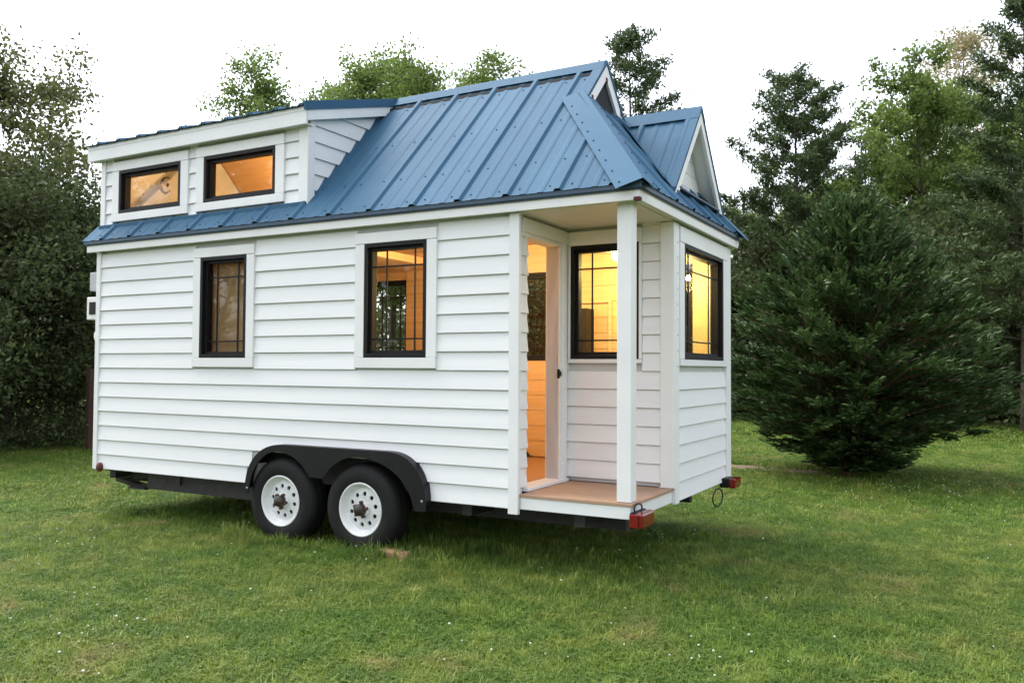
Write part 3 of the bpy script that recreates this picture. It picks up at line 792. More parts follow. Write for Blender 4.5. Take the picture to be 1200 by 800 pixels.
# tail lights with wiring loops
t1 = MB().box(5.44, 5.470, -.03, .20, .405, .505).build('tail_light', M['black'], house, bevel=.006)
MB().box(5.4705, 5.530, -.028, .198, .408, .502).build('lens', M['red'], t1, bevel=.012)
MB().box(5.442, 5.50, -.042, -.0305, .412, .498).build('side_lens', M['red'], t1, bevel=.004)
def loop(c, ry, rz, rad=.006, n=22, tw=0, name='wire_loop'):
    P = [(c[0]+.01*math.sin(2*math.pi*i/n), c[1]+ry*math.sin(2*math.pi*i/n), c[2]+rz*math.cos(2*math.pi*i/n)) for i in range(n+1)]
    return MB().tube(P, rad, 8).build(name, M['cable'], house, smooth=True)
loop((L+.030, .055, .525), .045, .030)
t2 = MB().box(5.44, 5.520, 2.10, 2.30, .415, .492).build('tail_light', M['black'], house, bevel=.006)
MB().box(5.5205, 5.575, 2.10, 2.30, .412, .495).build('lens', M['red'], t2, bevel=.010)
loop((L+.02, 1.98, .345), .115, .075)
# service boxes on the tongue end
MB().box(-.20, -.03, .03, .26, 2.16, 2.34).build('service_box', M['grey'], house, bevel=.006)
MB().box(-.24, -.03, .03, .30, 1.88, 2.10).build('service_box', M['paper'], house, bevel=.008)
MB().box(-.19, -.06, .022, .029, 1.93, 2.05).build('outlet', M['black'], house)
MB().lathe([(.0, -.13), (.09, -.12), (.11, -.07), (.10, 0)], 20, c=(0, 0, 0)).build('vent_cover', M['paper'], house, smooth=True)
bpy.data.objects['vent_cover'].location = (-.028, .14, 1.72); bpy.data.objects['vent_cover'].rotation_euler = (0, 0, -math.pi/2)
# a sticker in the dormer pane
MB().box(1.005, 1.035, DY+.028, DY+.0295, 2.945, 2.985).build('sticker', M['paper'], house)

# ------------------------------------------------------------------ things in the house
def lamp(label, loc, drop, power, rad=.035, col=(1, .70, .34)):
    e = thing('pendant_lamp', label, 'lamp', loc)
    MB().lathe([(0, -.045), (.025, -.038), (.04, -.01), (.036, .02), (.018, .05), (.016, .06)], 20, 'Z').build('bulb', M['bulb'], e, smooth=True)
    MB().tube([(0, 0, .06), (0, 0, .11)], .02, 12).build('socket', M['black'], e)
    MB().tube([(0, 0, .11), (0, 0, drop)], .005, 6).build('cord', M['black'], e)
    ld = bpy.data.lights.new('bulb_light', 'POINT'); ld.energy = power; ld.color = col; ld.shadow_soft_size = .06
    lo_ = bpy.data.objects.new('bulb_light', ld); COL.objects.link(lo_); lo_.parent = e; lo_.location = (0, 0, -.12)
    return e
lamp('lit bulb hanging in the bay behind the porch window', (4.70, 1.56, 2.40), .45, 24, col=(1, .70, .26))
l2 = lamp('lit bulb in the bay near the end window', (5.19, 2.02, 2.225), .42, 2.5, col=(1, .70, .26))
l2.scale = (.5, .5, .5)
lamp('lit bulb hanging in the main room beyond the open door', (3.2, 1.15, 2.30), 1.35, 15, col=(1, .66, .34))
lamp('lit bulb in the loft behind the dormer windows', (1.25, 1.35, 3.35), .36, 9, col=(1, .60, .26))
bb = MB().box(4.066, 4.199, W-.30, W-.118, 1.585, 1.996).build('wall_box', M['boxblack'], None, bevel=.006)
tag(bb, 'tall dark box on the far inner wall, seen through the porch window', 'box')
MB().box(4.10, 4.165, W-.306, W-.3005, 1.62, 1.70).build('front_panel', M['black'], bb)
# crescent ornament
cr = MB(); NN = 28
P0 = []; 
for i in range(NN+1):
    a = R(40)+R(280)*i/NN; k = math.sin(math.pi*i/NN)
    P0.append((.075*math.cos(a), 0, .075*math.sin(a), .004+.012*k))
cr.tube([(p[0], p[1], p[2]) for p in P0], [p[3] for p in P0], 8)
cr.tube([(0, 0, .075), (0, 0, .16)], .0022, 5)
cro = cr.build('crescent_ornament', M['gold'], None, smooth=True); cro.location = (.56, .29, 3.175)
tag(cro, 'brass crescent ornament hanging in the left dormer window', 'ornament')
MB().lathe([(0, -.003), (.02, 0), (0, .003)], 10, c=(.02, 0, 0)).build('star_disc', M['gold'], cro)

# wooden block against the rear tyre, post by the hedge
ck_ = MB(); ck_.prism([(0, 0, 0), (.30, 0, 0), (.30, 0, .035), (.22, 0, .10), (.0, 0, .11)], (0, .13, 0))
cko2 = ck_.build('wood_block', M['chock'], None, bevel=.006); recalc(cko2.data); cko2.location = (3.47, -.10, -.035); cko2.rotation_euler = (0, 0, R(-8))
tag(cko2, 'weathered wooden block wedged beside the right wheel in the grass', 'wood block')
px, py = at(107.0, 15.6)
po = MB(); po.box(-.045, .045, -.045, .045, -.1, 1.38); poo = po.build('garden_post', M['post'], None, bevel=.01); poo.location = (px, py, 0)
tag(poo, 'dark reddish wooden post beside the hedge behind the house corner', 'post')

# ------------------------------------------------------------------ foliage
def leaf_mesh(name, C, S, D, mt, asp=.55, up=None, droop=0):
    """C centres (N,3), S sizes (N), D leaf directions (N,3); rhombus leaves with random roll"""
    N_ = len(C); D = D/np.linalg.norm(D, axis=1, keepdims=True)
    q_ = rng.normal(size=(N_, 3)); 
    if up is not None: q_ = q_*up[0]+np.array([0, 0, 1.0])*up[1]; q_ = np.cross(D, q_)
    B_ = np.cross(D, q_); 
    if up is not None: B_ = q_
    B_ = B_/np.maximum(np.linalg.norm(B_, axis=1, keepdims=True), 1e-6)
    a = (S*.5)[:, None]; V = np.empty((N_, 4, 3))
    V[:, 0] = C-D*a; V[:, 1] = C+B_*a*asp+D*a*.1; V[:, 2] = C+D*a; V[:, 3] = C-B_*a*asp+D*a*.1
    V[:, 2, 2] -= droop*S
    me = bpy.data.meshes.new(name); me.vertices.add(N_*4); me.vertices.foreach_set('co', V.ravel())
    me.loops.add(N_*4); me.loops.foreach_set('vertex_index', np.arange(N_*4)); me.polygons.add(N_); me.polygons.foreach_set('loop_start', np.arange(N_)*4)
    try: me.polygons.foreach_set('loop_total', np.full(N_, 4))
    except Exception: pass
    t = me.attributes.new('tint', 'FLOAT', 'POINT'); t.data.foreach_set('value', np.repeat(rng.random(N_), 4).astype(np.float32))
    me.materials.append(mt); me.update(calc_edges=True); return me
def rnd(n): 
    v = rng.normal(size=(n, 3)); return v/np.linalg.norm(v, axis=1, keepdims=True)

def deciduous(h, r, base, n_leaf, leaf, nbr=34, shape=1.0, sd=0, clump=.30, trunk_r=.13, multi=1, blunt=0.0):
    """returns (trunk MB, leaf centres, dirs)"""
    rg = np.random.default_rng(sd); tb = MB(); tips = []
    for mtk in range(multi):
        ox, oy = (rg.normal(size=2)*.12 if multi > 1 else (0, 0)); lean = rg.normal(size=2)*(.035 if multi == 1 else .09)
        pts = [Vector((ox+lean[0]*t*h+.08*math.sin(t*5+mtk), oy+lean[1]*t*h+.06*math.cos(t*4+mtk), t*h*.93)) for t in np.linspace(-.02, 1, 9)]
        tb.tube(pts, [trunk_r*(1-.88*i/8) for i in range(9)], 8)
        for k in range(nbr//multi):
            t = base+(1-base)*((k+rg.random())/(nbr//multi)); f = t*8; i = min(int(f), 7); p = pts[i].lerp(pts[i+1], f-i)
            az = k*2.4+rg.normal()*.4
            prof = (math.sin(math.pi*min(1, ((t-base)/(1-base))**(.75)*.86+.14)))**.8*shape+.12; prof = max(prof, blunt*(1.0 if t > .5 else 0))
            ln = r*prof*(.65+.55*rg.random()); el = .35+.5*t+rg.normal()*.15
            q1 = p+Vector((math.cos(az)*math.cos(el), math.sin(az)*math.cos(el), math.sin(el)))*ln*.55
            q2 = p+Vector((math.cos(az+.2)*math.cos(el*.7), math.sin(az+.2)*math.cos(el*.7), math.sin(el*.75)))*ln
            br = trunk_r*(1-.85*t)*.45
            tb.tube([p, q1, q2], [br, br*.6, br*.2], 5)
            for s in range(5):
                u = .35+.65*(s+rg.random())/5; c = p.lerp(q1, u/.55) if u < .55 else q1.lerp(q2, (u-.55)/.45)
                e = c+Vector(rg.normal(size=3))*ln*.17
                tb.tube([c, e], [br*.3, br*.1], 4, cap=False); tips.append((e, .55+.6*rg.random()))
            tips.append((q2, 1.0))
        tips.append((pts[-1], 1.0))
    wts = np.array([t[1] for t in tips]); wts /= wts.sum(); idx = rg.choice(len(tips), n_leaf, p=wts)
    T = np.array([tuple(t[0]) for t in tips])[idx]; sz = np.array([t[1] for t in tips])[idx]
    C = T+rg.normal(size=(n_leaf, 3))*(clump*sz)[:, None]*np.array([1, 1, .75])
    D = rnd(n_leaf); D[:, 2] -= .25
    return tb, C, D
def pine(h, r, base, n_leaf, nbr=60, sd=0, droop=.0, gap=.0, trunk_r=.14, pw=.55):
    rg = np.random.default_rng(sd); tb = MB()
    pts = [Vector((.06*math.sin(t*4+sd), .05*math.cos(t*3), t*h)) for t in np.linspace(-.02, 1, 10)]
    tb.tube(pts, [trunk_r*(1-.93*i/9) for i in range(10)], 8); tips = []; dirs = []
    for k in range(nbr):
        t = base+(1-base)*(k+.5*rg.random())/nbr; p = pts[0].lerp(pts[-1], t)
        az = k*2.4+rg.normal()*.35; ln = r*((1-t)/(1-base))**pw*(.55+.6*rg.random())+.12
        el = .10+.65*t*t+rg.normal()*.12-droop
        d = Vector((math.cos(az)*math.cos(el), math.sin(az)*math.cos(el), math.sin(el)))
        q2 = p+d*ln+Vector((0, 0, .06*ln)); br = .035*(1-.7*t)
        tb.tube([p, p.lerp(q2, .5)-Vector((0, 0, .03*ln)), q2], [br, br*.6, br*.2], 5)
        m_ = max(3, int(ln*5))
        for s in range(m_):
            u = .25+.75*(s+1)/m_; c = p.lerp(q2, u); side = d.cross(Vector((0, 0, 1))).normalized()*(rg.normal()*.22*ln*(1.15-u))
            tips.append(c+side+Vector((0, 0, .04+.04*rg.random()))); dirs.append(d+side*1.2+Vector((0, 0, .35)))
    n_t = len(tips); idx = rg.integers(0, n_t, n_leaf); T = np.array([tuple(v) for v in tips])[idx]; Dd = np.array([tuple(v) for v in dirs])[idx]
    C = T+rg.normal(size=(n_leaf, 3))*np.array([.13, .13, .08]); D = Dd*.5+rnd(n_leaf)*.8
    return tb, C, D
def put_tree(name, label, cat, xy, tb, C, D, S, mt, bark='bark', asp=.55, up=None, group=None, rotz=0, droop=0):
    e = thing(name, label, cat, (xy[0], xy[1], float(ground_h(xy[0], xy[1])))); e.rotation_euler = (0, 0, rotz)
    if group: e['group'] = group
    tb.build('trunk', M[bark], e, smooth=True)
    C = C.copy(); C[:, 2] = np.maximum(C[:, 2], .05)
    link('crown', leaf_mesh('crown', C, S, D, LM[mt], asp, up, droop), e); return e
def sizes(n, a, b): return a+(b-a)*rng.random(n)
def copy_tree(src, xy, label, rotz=0, scale=1.0, group=None):
    c = src.copy(); COL.objects.link(c); c.location = (xy[0], xy[1], float(ground_h(xy[0], xy[1]))); c.rotation_euler = (0, 0, rotz); c.scale = (scale,)*3; c['label'] = label
    if group: c['group'] = group
    elif 'group' in c: del c['group']
    for ch in src.children:
        d = ch.copy(); COL.objects.link(d); d.parent = c
    return c
GB, GR, GL, GBC = 'trees behind the house', 'trees at the right edge of the lawn', 'trees on the left', 'trees behind the photographer'

# left: tall loose tree over a dense dark hedge
tb, C, D = deciduous(7.7, 3.0, .22, 38000, 0, 46, 1.0, 11, .21, .14)
t_left = put_tree('broadleaf_tree', 'tall loose olive-green tree at the left edge, sky showing through it', 'tree', at(-75, 19), tb, C, D, sizes(38000, .07, .13), 'oak', group=GL)
tb, C, D = deciduous(4.6, 2.6, .04, 52000, 0, 60, 1.1, 12, .27, .08, 3)
t_hedge = put_tree('dense_shrub', 'dense dark shrub filling the left edge below the tall tree', 'shrub', at(10, 17.6), tb, C, D, sizes(52000, .055, .11), 'dark', group=GL)
copy_tree(t_hedge, at(88, 18.6), 'dark rounded shrub behind the left corner of the house', 1.9, .92, GL)
copy_tree(t_hedge, at(-95, 16.8), 'dark shrub cut off by the left edge of the photo', 3.3, 1.0, GL)
copy_tree(t_left, at(62, 24), 'smaller loose tree with low branches reaching towards the dormer', 2.2, .74, GL)
# behind the house
tb, C, D = deciduous(12.6, 2.5, .30, 17000, 0, 60, 1.0, 21, .23, .15, 1, .5)
t_b = put_tree('broadleaf_tree', 'green treetop above the middle of the dormer roof', 'tree', at(410, 30), tb, C, D, sizes(17000, .10, .18), 'fresh', group=GB)
copy_tree(t_b, at(497, 31), 'tallest green treetop above the left end of the ridge', 1.3, 1.06, GB)
copy_tree(t_b, at(318, 30), 'thin pale treetop above the left part of the dormer roof', 2.6, .95, GB)
copy_tree(t_b, at(560, 38), 'far small treetop just clearing the ridge, right of the tallest', 4.0, 1.22, GB)
copy_tree(t_b, at(365, 33), 'treetop between the thin pale one and the green one over the dormer', 5.2, .98, GB)
copy_tree(t_b, at(455, 35), 'darker treetop in the gap behind the two tallest treetops', 0.4, 1.16, GB)
tb, C, D = pine(12.4, 3.0, .22, 34000, 70, 31)
t_p = put_tree('pine_tree', 'pine standing behind the peak of the blue roof', 'tree', at(738, 28), tb, C, D, sizes(34000, .11, .21), 'pine', asp=.34, group=GB)
# right
tb, C, D = pine(11.2, 4.0, .10, 56000, 96, 32)
t_p2 = put_tree('pine_tree', 'tall pine with a pointed top right of the house', 'tree', at(935, 30), tb, C, D, sizes(56000, .11, .21), 'pine', asp=.34, group=GR)
tb, C, D = deciduous(10.9, 3.1, .12, 42000, 0, 66, 1.0, 23, .20, .12, 2, .35)
t_d = put_tree('broadleaf_tree', 'bright green broadleaf tree with a rounded top on the right', 'tree', at(1085, 30), tb, C, D, sizes(42000, .10, .18), 'fresh', group=GR)
tb, C, D = deciduous(16.0, 3.0, .42, 9000, 0, 40, 1.0, 24, .30, .16)
put_tree('pale_tree', 'pale yellowish thin tree rising behind the bright green one', 'tree', at(1112, 39), tb, C, D, sizes(9000, .10, .20), 'pale', group=GR)
copy_tree(t_p, at(1203, 22), 'dark pine cut off by the right edge of the photo', 1.0, .78, GR)
copy_tree(t_p, at(1152, 28), 'dark pine between the bright green tree and the right edge', 2.0, .66, GR)
copy_tree(t_p, at(1022, 34), 'dark pine behind the cedar, between the tall pine and the green tree', 2.9, .82, GR)
copy_tree(t_d, at(885, 34), 'dim broadleaf tree just right of the house eave', 2.1, .72, GR)
copy_tree(t_d, at(985, 37), 'dim broadleaf tree between the tall pine and the bright green tree', 4.1, .86, GR)
copy_tree(t_p, at(1060, 37), 'dark pine behind the bright green tree', 1.1, .80, GR)
copy_tree(t_p, at(960, 41), 'far pine behind the tall pointed pine', 3.7, .95, GR)
copy_tree(t_d, at(1130, 34), 'dim broadleaf tree right behind the bright green one', 5.0, .9, GR)
copy_tree(t_p2, at(890, 40), 'far pine low beside the house eave', 4.4, .80, GR)
copy_tree(t_d, at(1230, 28), 'broadleaf tree mostly outside the right edge', 3.1, .85, GR)
# dark understorey along the edge of the wood
tb, C, D = deciduous(4.2, 2.3, .03, 20000, 0, 50, 1.1, 41, .30, .07, 3)
US = 'dark understorey shrubs along the edge of the wood'
lab = ['understorey shrub right beside the house corner', 'understorey shrub left behind the cedar', 'understorey shrub hidden behind the cedar crown',
       'understorey shrub right behind the cedar', 'dark understorey shrub right of the cedar', 'dark understorey shrub near the right edge', 'dark understorey shrub at the right edge of the photo']
t_u = None
for k, (u, d, s) in enumerate([(872, 28, 1.2), (925, 30, 1.3), (985, 30, 1.3), (1045, 29, 1.2), (1100, 28, 1.3), (1155, 26.5, 1.25), (1212, 25, 1.3)]):
    if t_u is None: t_u = put_tree('understorey_shrub', lab[k], 'shrub', at(u, d), tb, C, D, sizes(20000, .10, .19), 'dark', group=US)
    else: copy_tree(t_u, at(u, d), lab[k], 1.7*k, s, US)
for k, (u, d, s) in enumerate([(585, 27, 1.0), (645, 28, 1.1), (705, 27, 1.0), (770, 28, 1.0), (825, 27, 1.0)]):
    copy_tree(t_u, at(u, d), ['shrub seen through the open doorway', 'shrub behind the house seen through the door window', 'shrub behind the porch', 'shrub behind the bay', 'shrub behind the right side of the house'][k], 2.3*k+1, s, US)
# far wood, one mass
n_f = 52000; uu = rng.uniform(-120, 1330, n_f); dd = rng.uniform(40, 50, n_f)
fx = np.array([at(u, d) for u, d in zip(uu, dd)]); top = 3.0+1.3*np.sin(uu*.031)+.9*np.sin(uu*.083+1)
C = np.column_stack([fx, rng.random(n_f)**.8*top+rng.normal(size=n_f)*.15]); C[:, 2] = np.maximum(C[:, 2], .1)
tag(link('far_woods', leaf_mesh('far_woods', C, sizes(n_f, .25, .45), rnd(n_f), LM['dark'])), 'distant dark wood behind the trees', 'wood', kind='stuff')
# behind the photographer, mirrored in the window panes
copy_tree(t_p2, (-9.5, -17.5), 'pine across the lawn behind the photographer, mirrored in a pane', .5, .62, GBC)
copy_tree(t_d, (-16, -15), 'broadleaf tree across the lawn, mirrored in the left panes', .8, .9, GBC)
copy_tree(t_p, (-13, -24), 'tall pine far across the lawn behind the photographer', 1.2, 1.0, GBC)

# the cedar: broad, feathery, narrowing to its foot
def cedar():
    rg = np.random.default_rng(5); tb = MB(); Cs, Ds, Ss = [], [], []
    for k in range(3):
        dx, dy = (0, 0) if k == 0 else rg.normal(size=2)*.10
        tb.tube([(dx, dy, -.05), (dx*2, dy*2, .5), (dx*2.5, dy*2.5, 2.0), (dx*2, dy*2, 3.5)], [.065, .05, .035, .008], 8)
    n_b = 420
    for k in range(n_b):
        t = (k+rg.random())/n_b; z = .10+3.6*t**1.05; az = k*2.39996+rg.normal()*.3
        # z is the height of the tip; reach by height: narrow foot, widest below half, soft top
        reach = np.interp(z, [.08, .25, .5, .9, 1.4, 1.9, 2.6, 3.2, 3.75], [.30, .62, 1.08, 1.58, 1.86, 1.80, 1.30, .75, .20])*(.62+.46*rg.random()**.7)
        el = np.interp(z, [.1, .6, 1.4, 2.4, 3.8], [.10, .26, .40, .62, 1.15])+rg.normal()*.07
        ln = reach/max(.25, math.cos(el)); d = np.array([math.cos(az)*math.cos(el), math.sin(az)*math.cos(el), math.sin(el)])
        base = np.array([0, 0, max(.06, z-ln*math.sin(el))]); rise = np.array([0, 0, 1.0])
        pos = lambda u: base+d*ln*u+rise*(.09*ln*math.sin(u*3)-.09*ln*u*u)
        tb.tube([Vector(pos(u)) for u in (0, .35, .7, 1)], [.015, .011, .007, .003], 4, cap=False)
        side = np.cross(d, [0, 0, 1.0]); side /= np.linalg.norm(side); upv = np.cross(side, d)
        n_s = int(12+15*reach)
        for s in range(n_s):
            u = .10+.90*rg.random()**.75; c = pos(u)
            sp = d*1.0+side*((1 if s % 2 else -1)*(.25+.55*rg.random()))+upv*(.12*rg.normal()+.10); sp /= np.linalg.norm(sp)
            sl_ = (.16+.24*rg.random())*(1.1-.35*u); m_ = 9
            uu_ = (np.arange(m_)+rg.random(m_))/m_
            lat = np.cross(sp, upv); lat /= np.linalg.norm(lat)
            cc = c+sp*(sl_*uu_)[:, None]+lat*(rg.normal(size=m_)*.030*(1.2-uu_))[:, None]+upv*(rg.normal(size=m_)*.010)[:, None]
            dd_ = sp+lat*(rg.normal(size=m_)*.35)[:, None]+rg.normal(size=(m_, 3))*.12
            Cs.append(cc); Ds.append(dd_); Ss.append(.06+.08*rg.random(m_))
    return tb, np.vstack(Cs), np.vstack(Ds), np.concatenate(Ss)
tb, C, D, S = cedar()
put_tree('cedar_bush', 'broad dark feathery cedar standing alone on the lawn', 'tree', at(1002, 12.2), tb, C, D, S, 'cedar', 'cedarbark', asp=.30, up=(.5, .9), droop=.12)

# ------------------------------------------------------------------ lawn
def blade_mat():
    mt, n, b = new_mat('grass_blades')
    at_ = n.nodes.new('ShaderNodeAttribute'); at_.attribute_name = 'tint'
    c = ramp(n, at_.outputs['Fac'], [(0, (.060, .130, .016)), (.45, (.145, .238, .032)), (.8, (.245, .34, .056)), (1, (.50, .48, .19))])
    c2 = ramp(n, at_.outputs['Fac'], [(0, (.125, .170, .028)), (.45, (.225, .285, .052)), (.8, (.32, .38, .085)), (1, (.56, .52, .22))])
    c = mixc(n, ramp(n, noise(n, .75, 5, .65), [(.42, (0, 0, 0)), (.58, (1, 1, 1))]), c, c2)
    c = mixc(n, ramp(n, noise(n, 4.5, 3), [(.40, (.7, .7, .7)), (.60, (0, 0, 0))]), c, (.070, .150, .024))
    c = mixc(n, ramp(n, noise(n, 1.5, 5), [(.60, (0, 0, 0)), (.72, (.75, .75, .75))]), c, (.30, .235, .10))
    n.links.new(c, b.inputs['Base Color']); b.inputs['Roughness'].default_value = .5; b.inputs['Specular IOR Level'].default_value = .3
    tl = n.nodes.new('ShaderNodeBsdfTranslucent'); n.links.new(c, tl.inputs[0]); mx = n.nodes.new('ShaderNodeMixShader'); mx.inputs[0].default_value = .35
    n.links.new(b.outputs[0], mx.inputs[1]); n.links.new(tl.outputs[0], mx.inputs[2]); n.links.new(mx.outputs[0], n.nodes['Material Output'].inputs[0])
    return mt
M['blade'] = blade_mat()
def grass_patch(name, size, n_, h0, h1, wd, clover=0, sd=0):
    rg = np.random.default_rng(sd); r = size*.5*np.sqrt(rg.random(n_)); a = rg.random(n_)*2*np.pi
    bx_, by_ = r*np.cos(a), r*np.sin(a)
    # little tufts
    k = max(6, n_//14); tx, ty = (rg.random(k)-.5)*size*.9, (rg.random(k)-.5)*size*.9; pick = rg.integers(0, k, n_); mk_ = rg.random(n_) < .6
    bx_ = np.where(mk_, tx[pick]+rg.normal(size=n_)*size*.022, bx_); by_ = np.where(mk_, ty[pick]+rg.normal(size=n_)*size*.022, by_)
    th_ = rg.random(k); h = h0+(h1-h0)*np.where(mk_, (.25+.75*th_[pick]**1.5)*rg.random(n_)**.8, .6*rg.random(n_)); th = rg.random(n_)*2*np.pi; ln = rg.random(n_)**.8*.95; w2 = wd*(.6+.8*rg.random(n_))
    dx, dy = np.cos(th), np.sin(th); sx, sy = -dy, dx
    V = np.empty((n_, 5, 3)); z0 = -.01
    V[:, 0] = np.column_stack([bx_-sx*w2, by_-sy*w2, np.full(n_, z0)]); V[:, 1] = np.column_stack([bx_+sx*w2, by_+sy*w2, np.full(n_, z0)])
    mx_, my_ = bx_+dx*h*ln*.35, by_+dy*h*ln*.35
    V[:, 2] = np.column_stack([mx_+sx*w2*.8, my_+sy*w2*.8, h*.62]); V[:, 3] = np.column_stack([mx_-sx*w2*.8, my_-sy*w2*.8, h*.62])
    V[:, 4] = np.column_stack([bx_+dx*h*ln, by_+dy*h*ln, h*(1-.25*ln)])
    verts = V.reshape(-1, 3).tolist(); faces = []; 
    for i in range(n_): o = i*5; faces += [(o, o+1, o+2, o+3), (o+3, o+2, o+4)]
    tt_ = rg.random(k); tint = np.repeat(np.clip(np.where(mk_, tt_[pick]*.75+.25*rg.random(n_), rg.random(n_)*.8), 0, 1), 5).tolist()
    for i in range(clover):
        cx_, cy_ = (rg.random(2)-.5)*size*.9; cz = h0*.5+(h1-h0)*.42*rg.random(); rr = wd*(2.6+2.0*rg.random()); ph = rg.random()*6
        for j in range(3):
            aa = ph+j*2.094; o = len(verts); ux, uy = math.cos(aa), math.sin(aa)
            verts += [[cx_, cy_, cz], [cx_+ux*rr-uy*rr*.6, cy_+uy*rr+ux*rr*.6, cz+rr*.3], [cx_+ux*rr*1.7, cy_+uy*rr*1.7, cz+rr*.1], [cx_+ux*rr+uy*rr*.6, cy_+uy*rr-ux*rr*.6, cz+rr*.3]]
            faces.append((o, o+1, o+2, o+3)); tint += [.12+.2*rg.random()]*4
    me = bpy.data.meshes.new(name); me.from_pydata(verts, [], faces); t = me.attributes.new('tint', 'FLOAT', 'POINT'); t.data.foreach_set('value', np.array(tint, np.float32)); me.materials.append(M['blade'])
    return bpy.data.objects.new(name, me)
def scatter(name, pts, rot, scl, idx, variants):
    coll = bpy.data.collections.new(name+'_pieces')
    for v in variants: coll.objects.link(v)
    me = bpy.data.meshes.new(name); me.from_pydata(pts.tolist(), [], [])
    for nm, arr, ty in (('rot', rot, 'FLOAT'), ('scl', scl, 'FLOAT'), ('idx', idx, 'INT')):
        t = me.attributes.new(nm, ty, 'POINT'); t.data.foreach_set('value', np.asarray(arr, np.int32 if ty == 'INT' else np.float32))
    o = link(name, me); g = bpy.data.node_groups.new(name, 'GeometryNodeTree')
    g.interface.new_socket('Geometry', in_out='INPUT', socket_type='NodeSocketGeometry'); g.interface.new_socket('Geometry', in_out='OUTPUT', socket_type='NodeSocketGeometry')
    N_ = g.nodes; gi = N_.new('NodeGroupInput'); go = N_.new('NodeGroupOutput'); ci = N_.new('GeometryNodeCollectionInfo'); ci.inputs['Collection'].default_value = coll
    ci.inputs['Separate Children'].default_value = True; ci.inputs['Reset Children'].default_value = True
    ip = N_.new('GeometryNodeInstanceOnPoints'); ip.inputs['Pick Instance'].default_value = True
    def attr(nm, ty):
        a = N_.new('GeometryNodeInputNamedAttribute'); a.data_type = ty; a.inputs['Name'].default_value = nm; return a.outputs[0]
    cx_ = N_.new('ShaderNodeCombineXYZ'); g.links.new(attr('rot', 'FLOAT'), cx_.inputs[2])
    g.links.new(gi.outputs[0], ip.inputs['Points']); g.links.new(ci.outputs[0], ip.inputs['Instance']); g.links.new(attr('idx', 'INT'), ip.inputs['Instance Index'])
    g.links.new(cx_.outputs[0], ip.inputs['Rotation']); g.links.new(attr('scl', 'FLOAT'), ip.inputs['Scale']); g.links.new(ip.outputs[0], go.inputs[0])
    md = o.modifiers.new('scatter', 'NODES'); md.node_group = g
    return o
def sector(d0, d1, step, u0=-60, u1=1260):
    gxx, gyy = np.meshgrid(np.arange(-45, 45, step), np.arange(-12, 50, step)); p = np.column_stack([gxx.ravel(), gyy.ravel()])+rng.uniform(-.5, .5, (gxx.size, 2))*step
    v = p-np.array([CAM.x, CAM.y]); d = np.hypot(v[:, 0], v[:, 1]); fw = v@np.array([F.x, F.y]); rt = v@np.array([RT.x, RT.y])
    u = 600+FPX*rt/np.maximum(fw, .01); p = p[(d > d0) & (d < d1) & (fw > 0) & (u > u0) & (u < u1)]
    a_, b_ = np.array([4.0, 7.45]), np.array([6.6, 6.6]); t_ = np.clip(((p-a_)@(b_-a_))/((b_-a_)@(b_-a_)), 0, 1)
    p = p[np.hypot(*(p-(a_+t_[:, None]*(b_-a_))).T) > .40]        # the mulch strip stays bare
    return np.column_stack([p, ground_h(p[:, 0], p[:, 1])])
LBL = 'short mixed green grass and clover of the lawn'
for nm, d0, d1, step, var in (
    ('lawn_grass', 1.2, 9.0, .235, [grass_patch('blades_a%d' % k, .56, 1500, .018, .095, .0018, 330, 50+k) for k in range(5)]),
    ('lawn_grass', 8.7, 18, .50, [grass_patch('blades_b%d' % k, 1.0, 1900, .02, .10, .0034, 300, 60+k) for k in range(4)]),
    ('lawn_grass', 17.5, 46, 1.1, [grass_patch('blades_c%d' % k, 2.2, 2400, .03, .12, .008, 200, 70+k) for k in range(3)])):
    p = sector(d0, d1, step, -420 if d0 > 8 else -560, 1620 if d0 > 8 else 1760); n_ = len(p)
    o = scatter(nm, p, rng.random(n_)*6.283, .8+.45*rng.random(n_), rng.integers(0, len(var), n_), var)
    tag(o, LBL, 'grass', kind='stuff')
# taller uncut grass around the wheels and along the trailer's shade
tall = [grass_patch('blades_t%d' % k, .22, 60, .09, .20, .0024, 0, 80+k) for k in range(3)]
p = np.vstack([np.column_stack([rng.uniform(3.4, 4.4, 26), rng.uniform(-.25, .5, 26), np.zeros(26)]), np.column_stack([rng.uniform(2.0, 3.6, 16), rng.uniform(-.28, -.08, 16), np.zeros(16)]), np.column_stack([rng.uniform(.3, 2, 14), rng.uniform(-.2, .4, 14), np.zeros(14)])])
o = scatter('tall_grass', p, rng.random(len(p))*6.28, .6+.5*rng.random(len(p)), rng.integers(0, 3, len(p)), tall); tag(o, 'longer uncut grass blades around the trailer wheels', 'grass', kind='stuff')
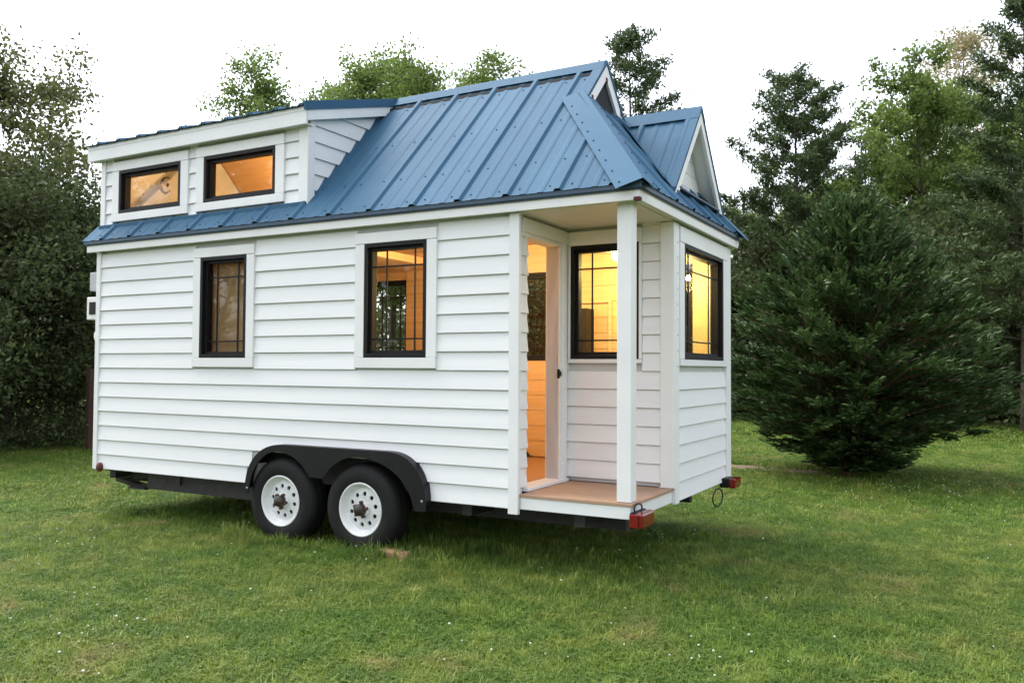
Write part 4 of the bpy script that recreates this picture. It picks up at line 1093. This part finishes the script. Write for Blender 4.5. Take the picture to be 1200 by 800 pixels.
# white clover heads
fm = MB(); M['clover'] = mat('white_clover', (.60, .60, .52), (.42, .44, .33), 60, .8)
ico = [(0, 0, 1), (.89, 0, .45), (.28, .85, .45), (-.72, .53, .45), (-.72, -.53, .45), (.28, -.85, .45), (.72, .53, -.45), (-.28, .85, -.45), (-.89, 0, -.45), (-.28, -.85, -.45), (.72, -.53, -.45), (0, 0, -1)]
icf = [(0,1,2),(0,2,3),(0,3,4),(0,4,5),(0,5,1),(1,6,2),(2,7,3),(3,8,4),(4,9,5),(5,10,1),(6,7,2),(7,8,3),(8,9,4),(9,10,5),(10,6,1),(11,7,6),(11,8,7),(11,9,8),(11,10,9),(11,6,10)]
def gpt(u, v, z=0.0):
    d = F+R2*((u-600)/FPX)-U2*((v-400)/FPX); s = (z-CAM.z)/d.z; return CAM+d*s
for cu, cv, su, sv, k in ((110, 740, 60, 25, 26), (1110, 578, 50, 10, 70), (760, 640, 80, 22, 26), (350, 610, 90, 16, 22), (60, 640, 40, 14, 10), (880, 780, 60, 14, 8), (1060, 600, 100, 25, 26), (690, 775, 80, 18, 9), (420, 645, 60, 10, 12), (250, 700, 150, 60, 14), (1000, 720, 150, 60, 10), (1120, 510, 80, 8, 40)):
    for _ in range(k):
        p = gpt(cu+random.gauss(0, su), min(cv+random.gauss(0, sv), 830)) if True else None
        if not (-30 < p.x < 30 and p.y < 40): continue
        r_ = random.uniform(.0045, .0085); z = float(ground_h(p.x, p.y))+random.uniform(.05, .085)
        fm.add([(p.x+a*r_, p.y+b*r_, z+c*r_*.7) for a, b, c in ico], icf)
tag(fm.build('white_clover_flowers', M['clover']), 'scattered white clover flower heads in the lawn', 'flowers', kind='stuff')
# bare mulch strip in front of the cedar
mm_ = mat('brown_mulch', (.17, .115, .07), (.10, .07, .045), 18, .95, bstr=.8, bscale=40)
p0, p1 = Vector((4.0, 7.5, 0)), Vector((6.6, 6.65, 0)); mb = MB(); rows = []
for i in range(25):
    t = i/24; c = p0.lerp(p1, t); wd = .30*math.sin(math.pi*min(1, max(0, t*.96+.02)))**.5*(1+.3*math.sin(i*1.9))
    rows.append([(c.x, c.y-wd*(1-.02*j)+2*wd*j/6*1.0, float(ground_h(c.x, c.y))+.020+.012*math.sin(i*2.1+j*1.7)-.03*(abs(j-3)/3)**2) for j in range(7)])
for r_ in rows: mb.v += r_
mb.f = [(i*7+j, (i+1)*7+j, (i+1)*7+j+1, i*7+j+1) for i in range(24) for j in range(6)]; mb.m = [0]*len(mb.f)
o = mb.build('mulch_strip', mm_, None, smooth=True); recalc(o.data)
if sum(p.normal.z for p in o.data.polygons) < 0: o.data.flip_normals()
tag(o, kind='structure')
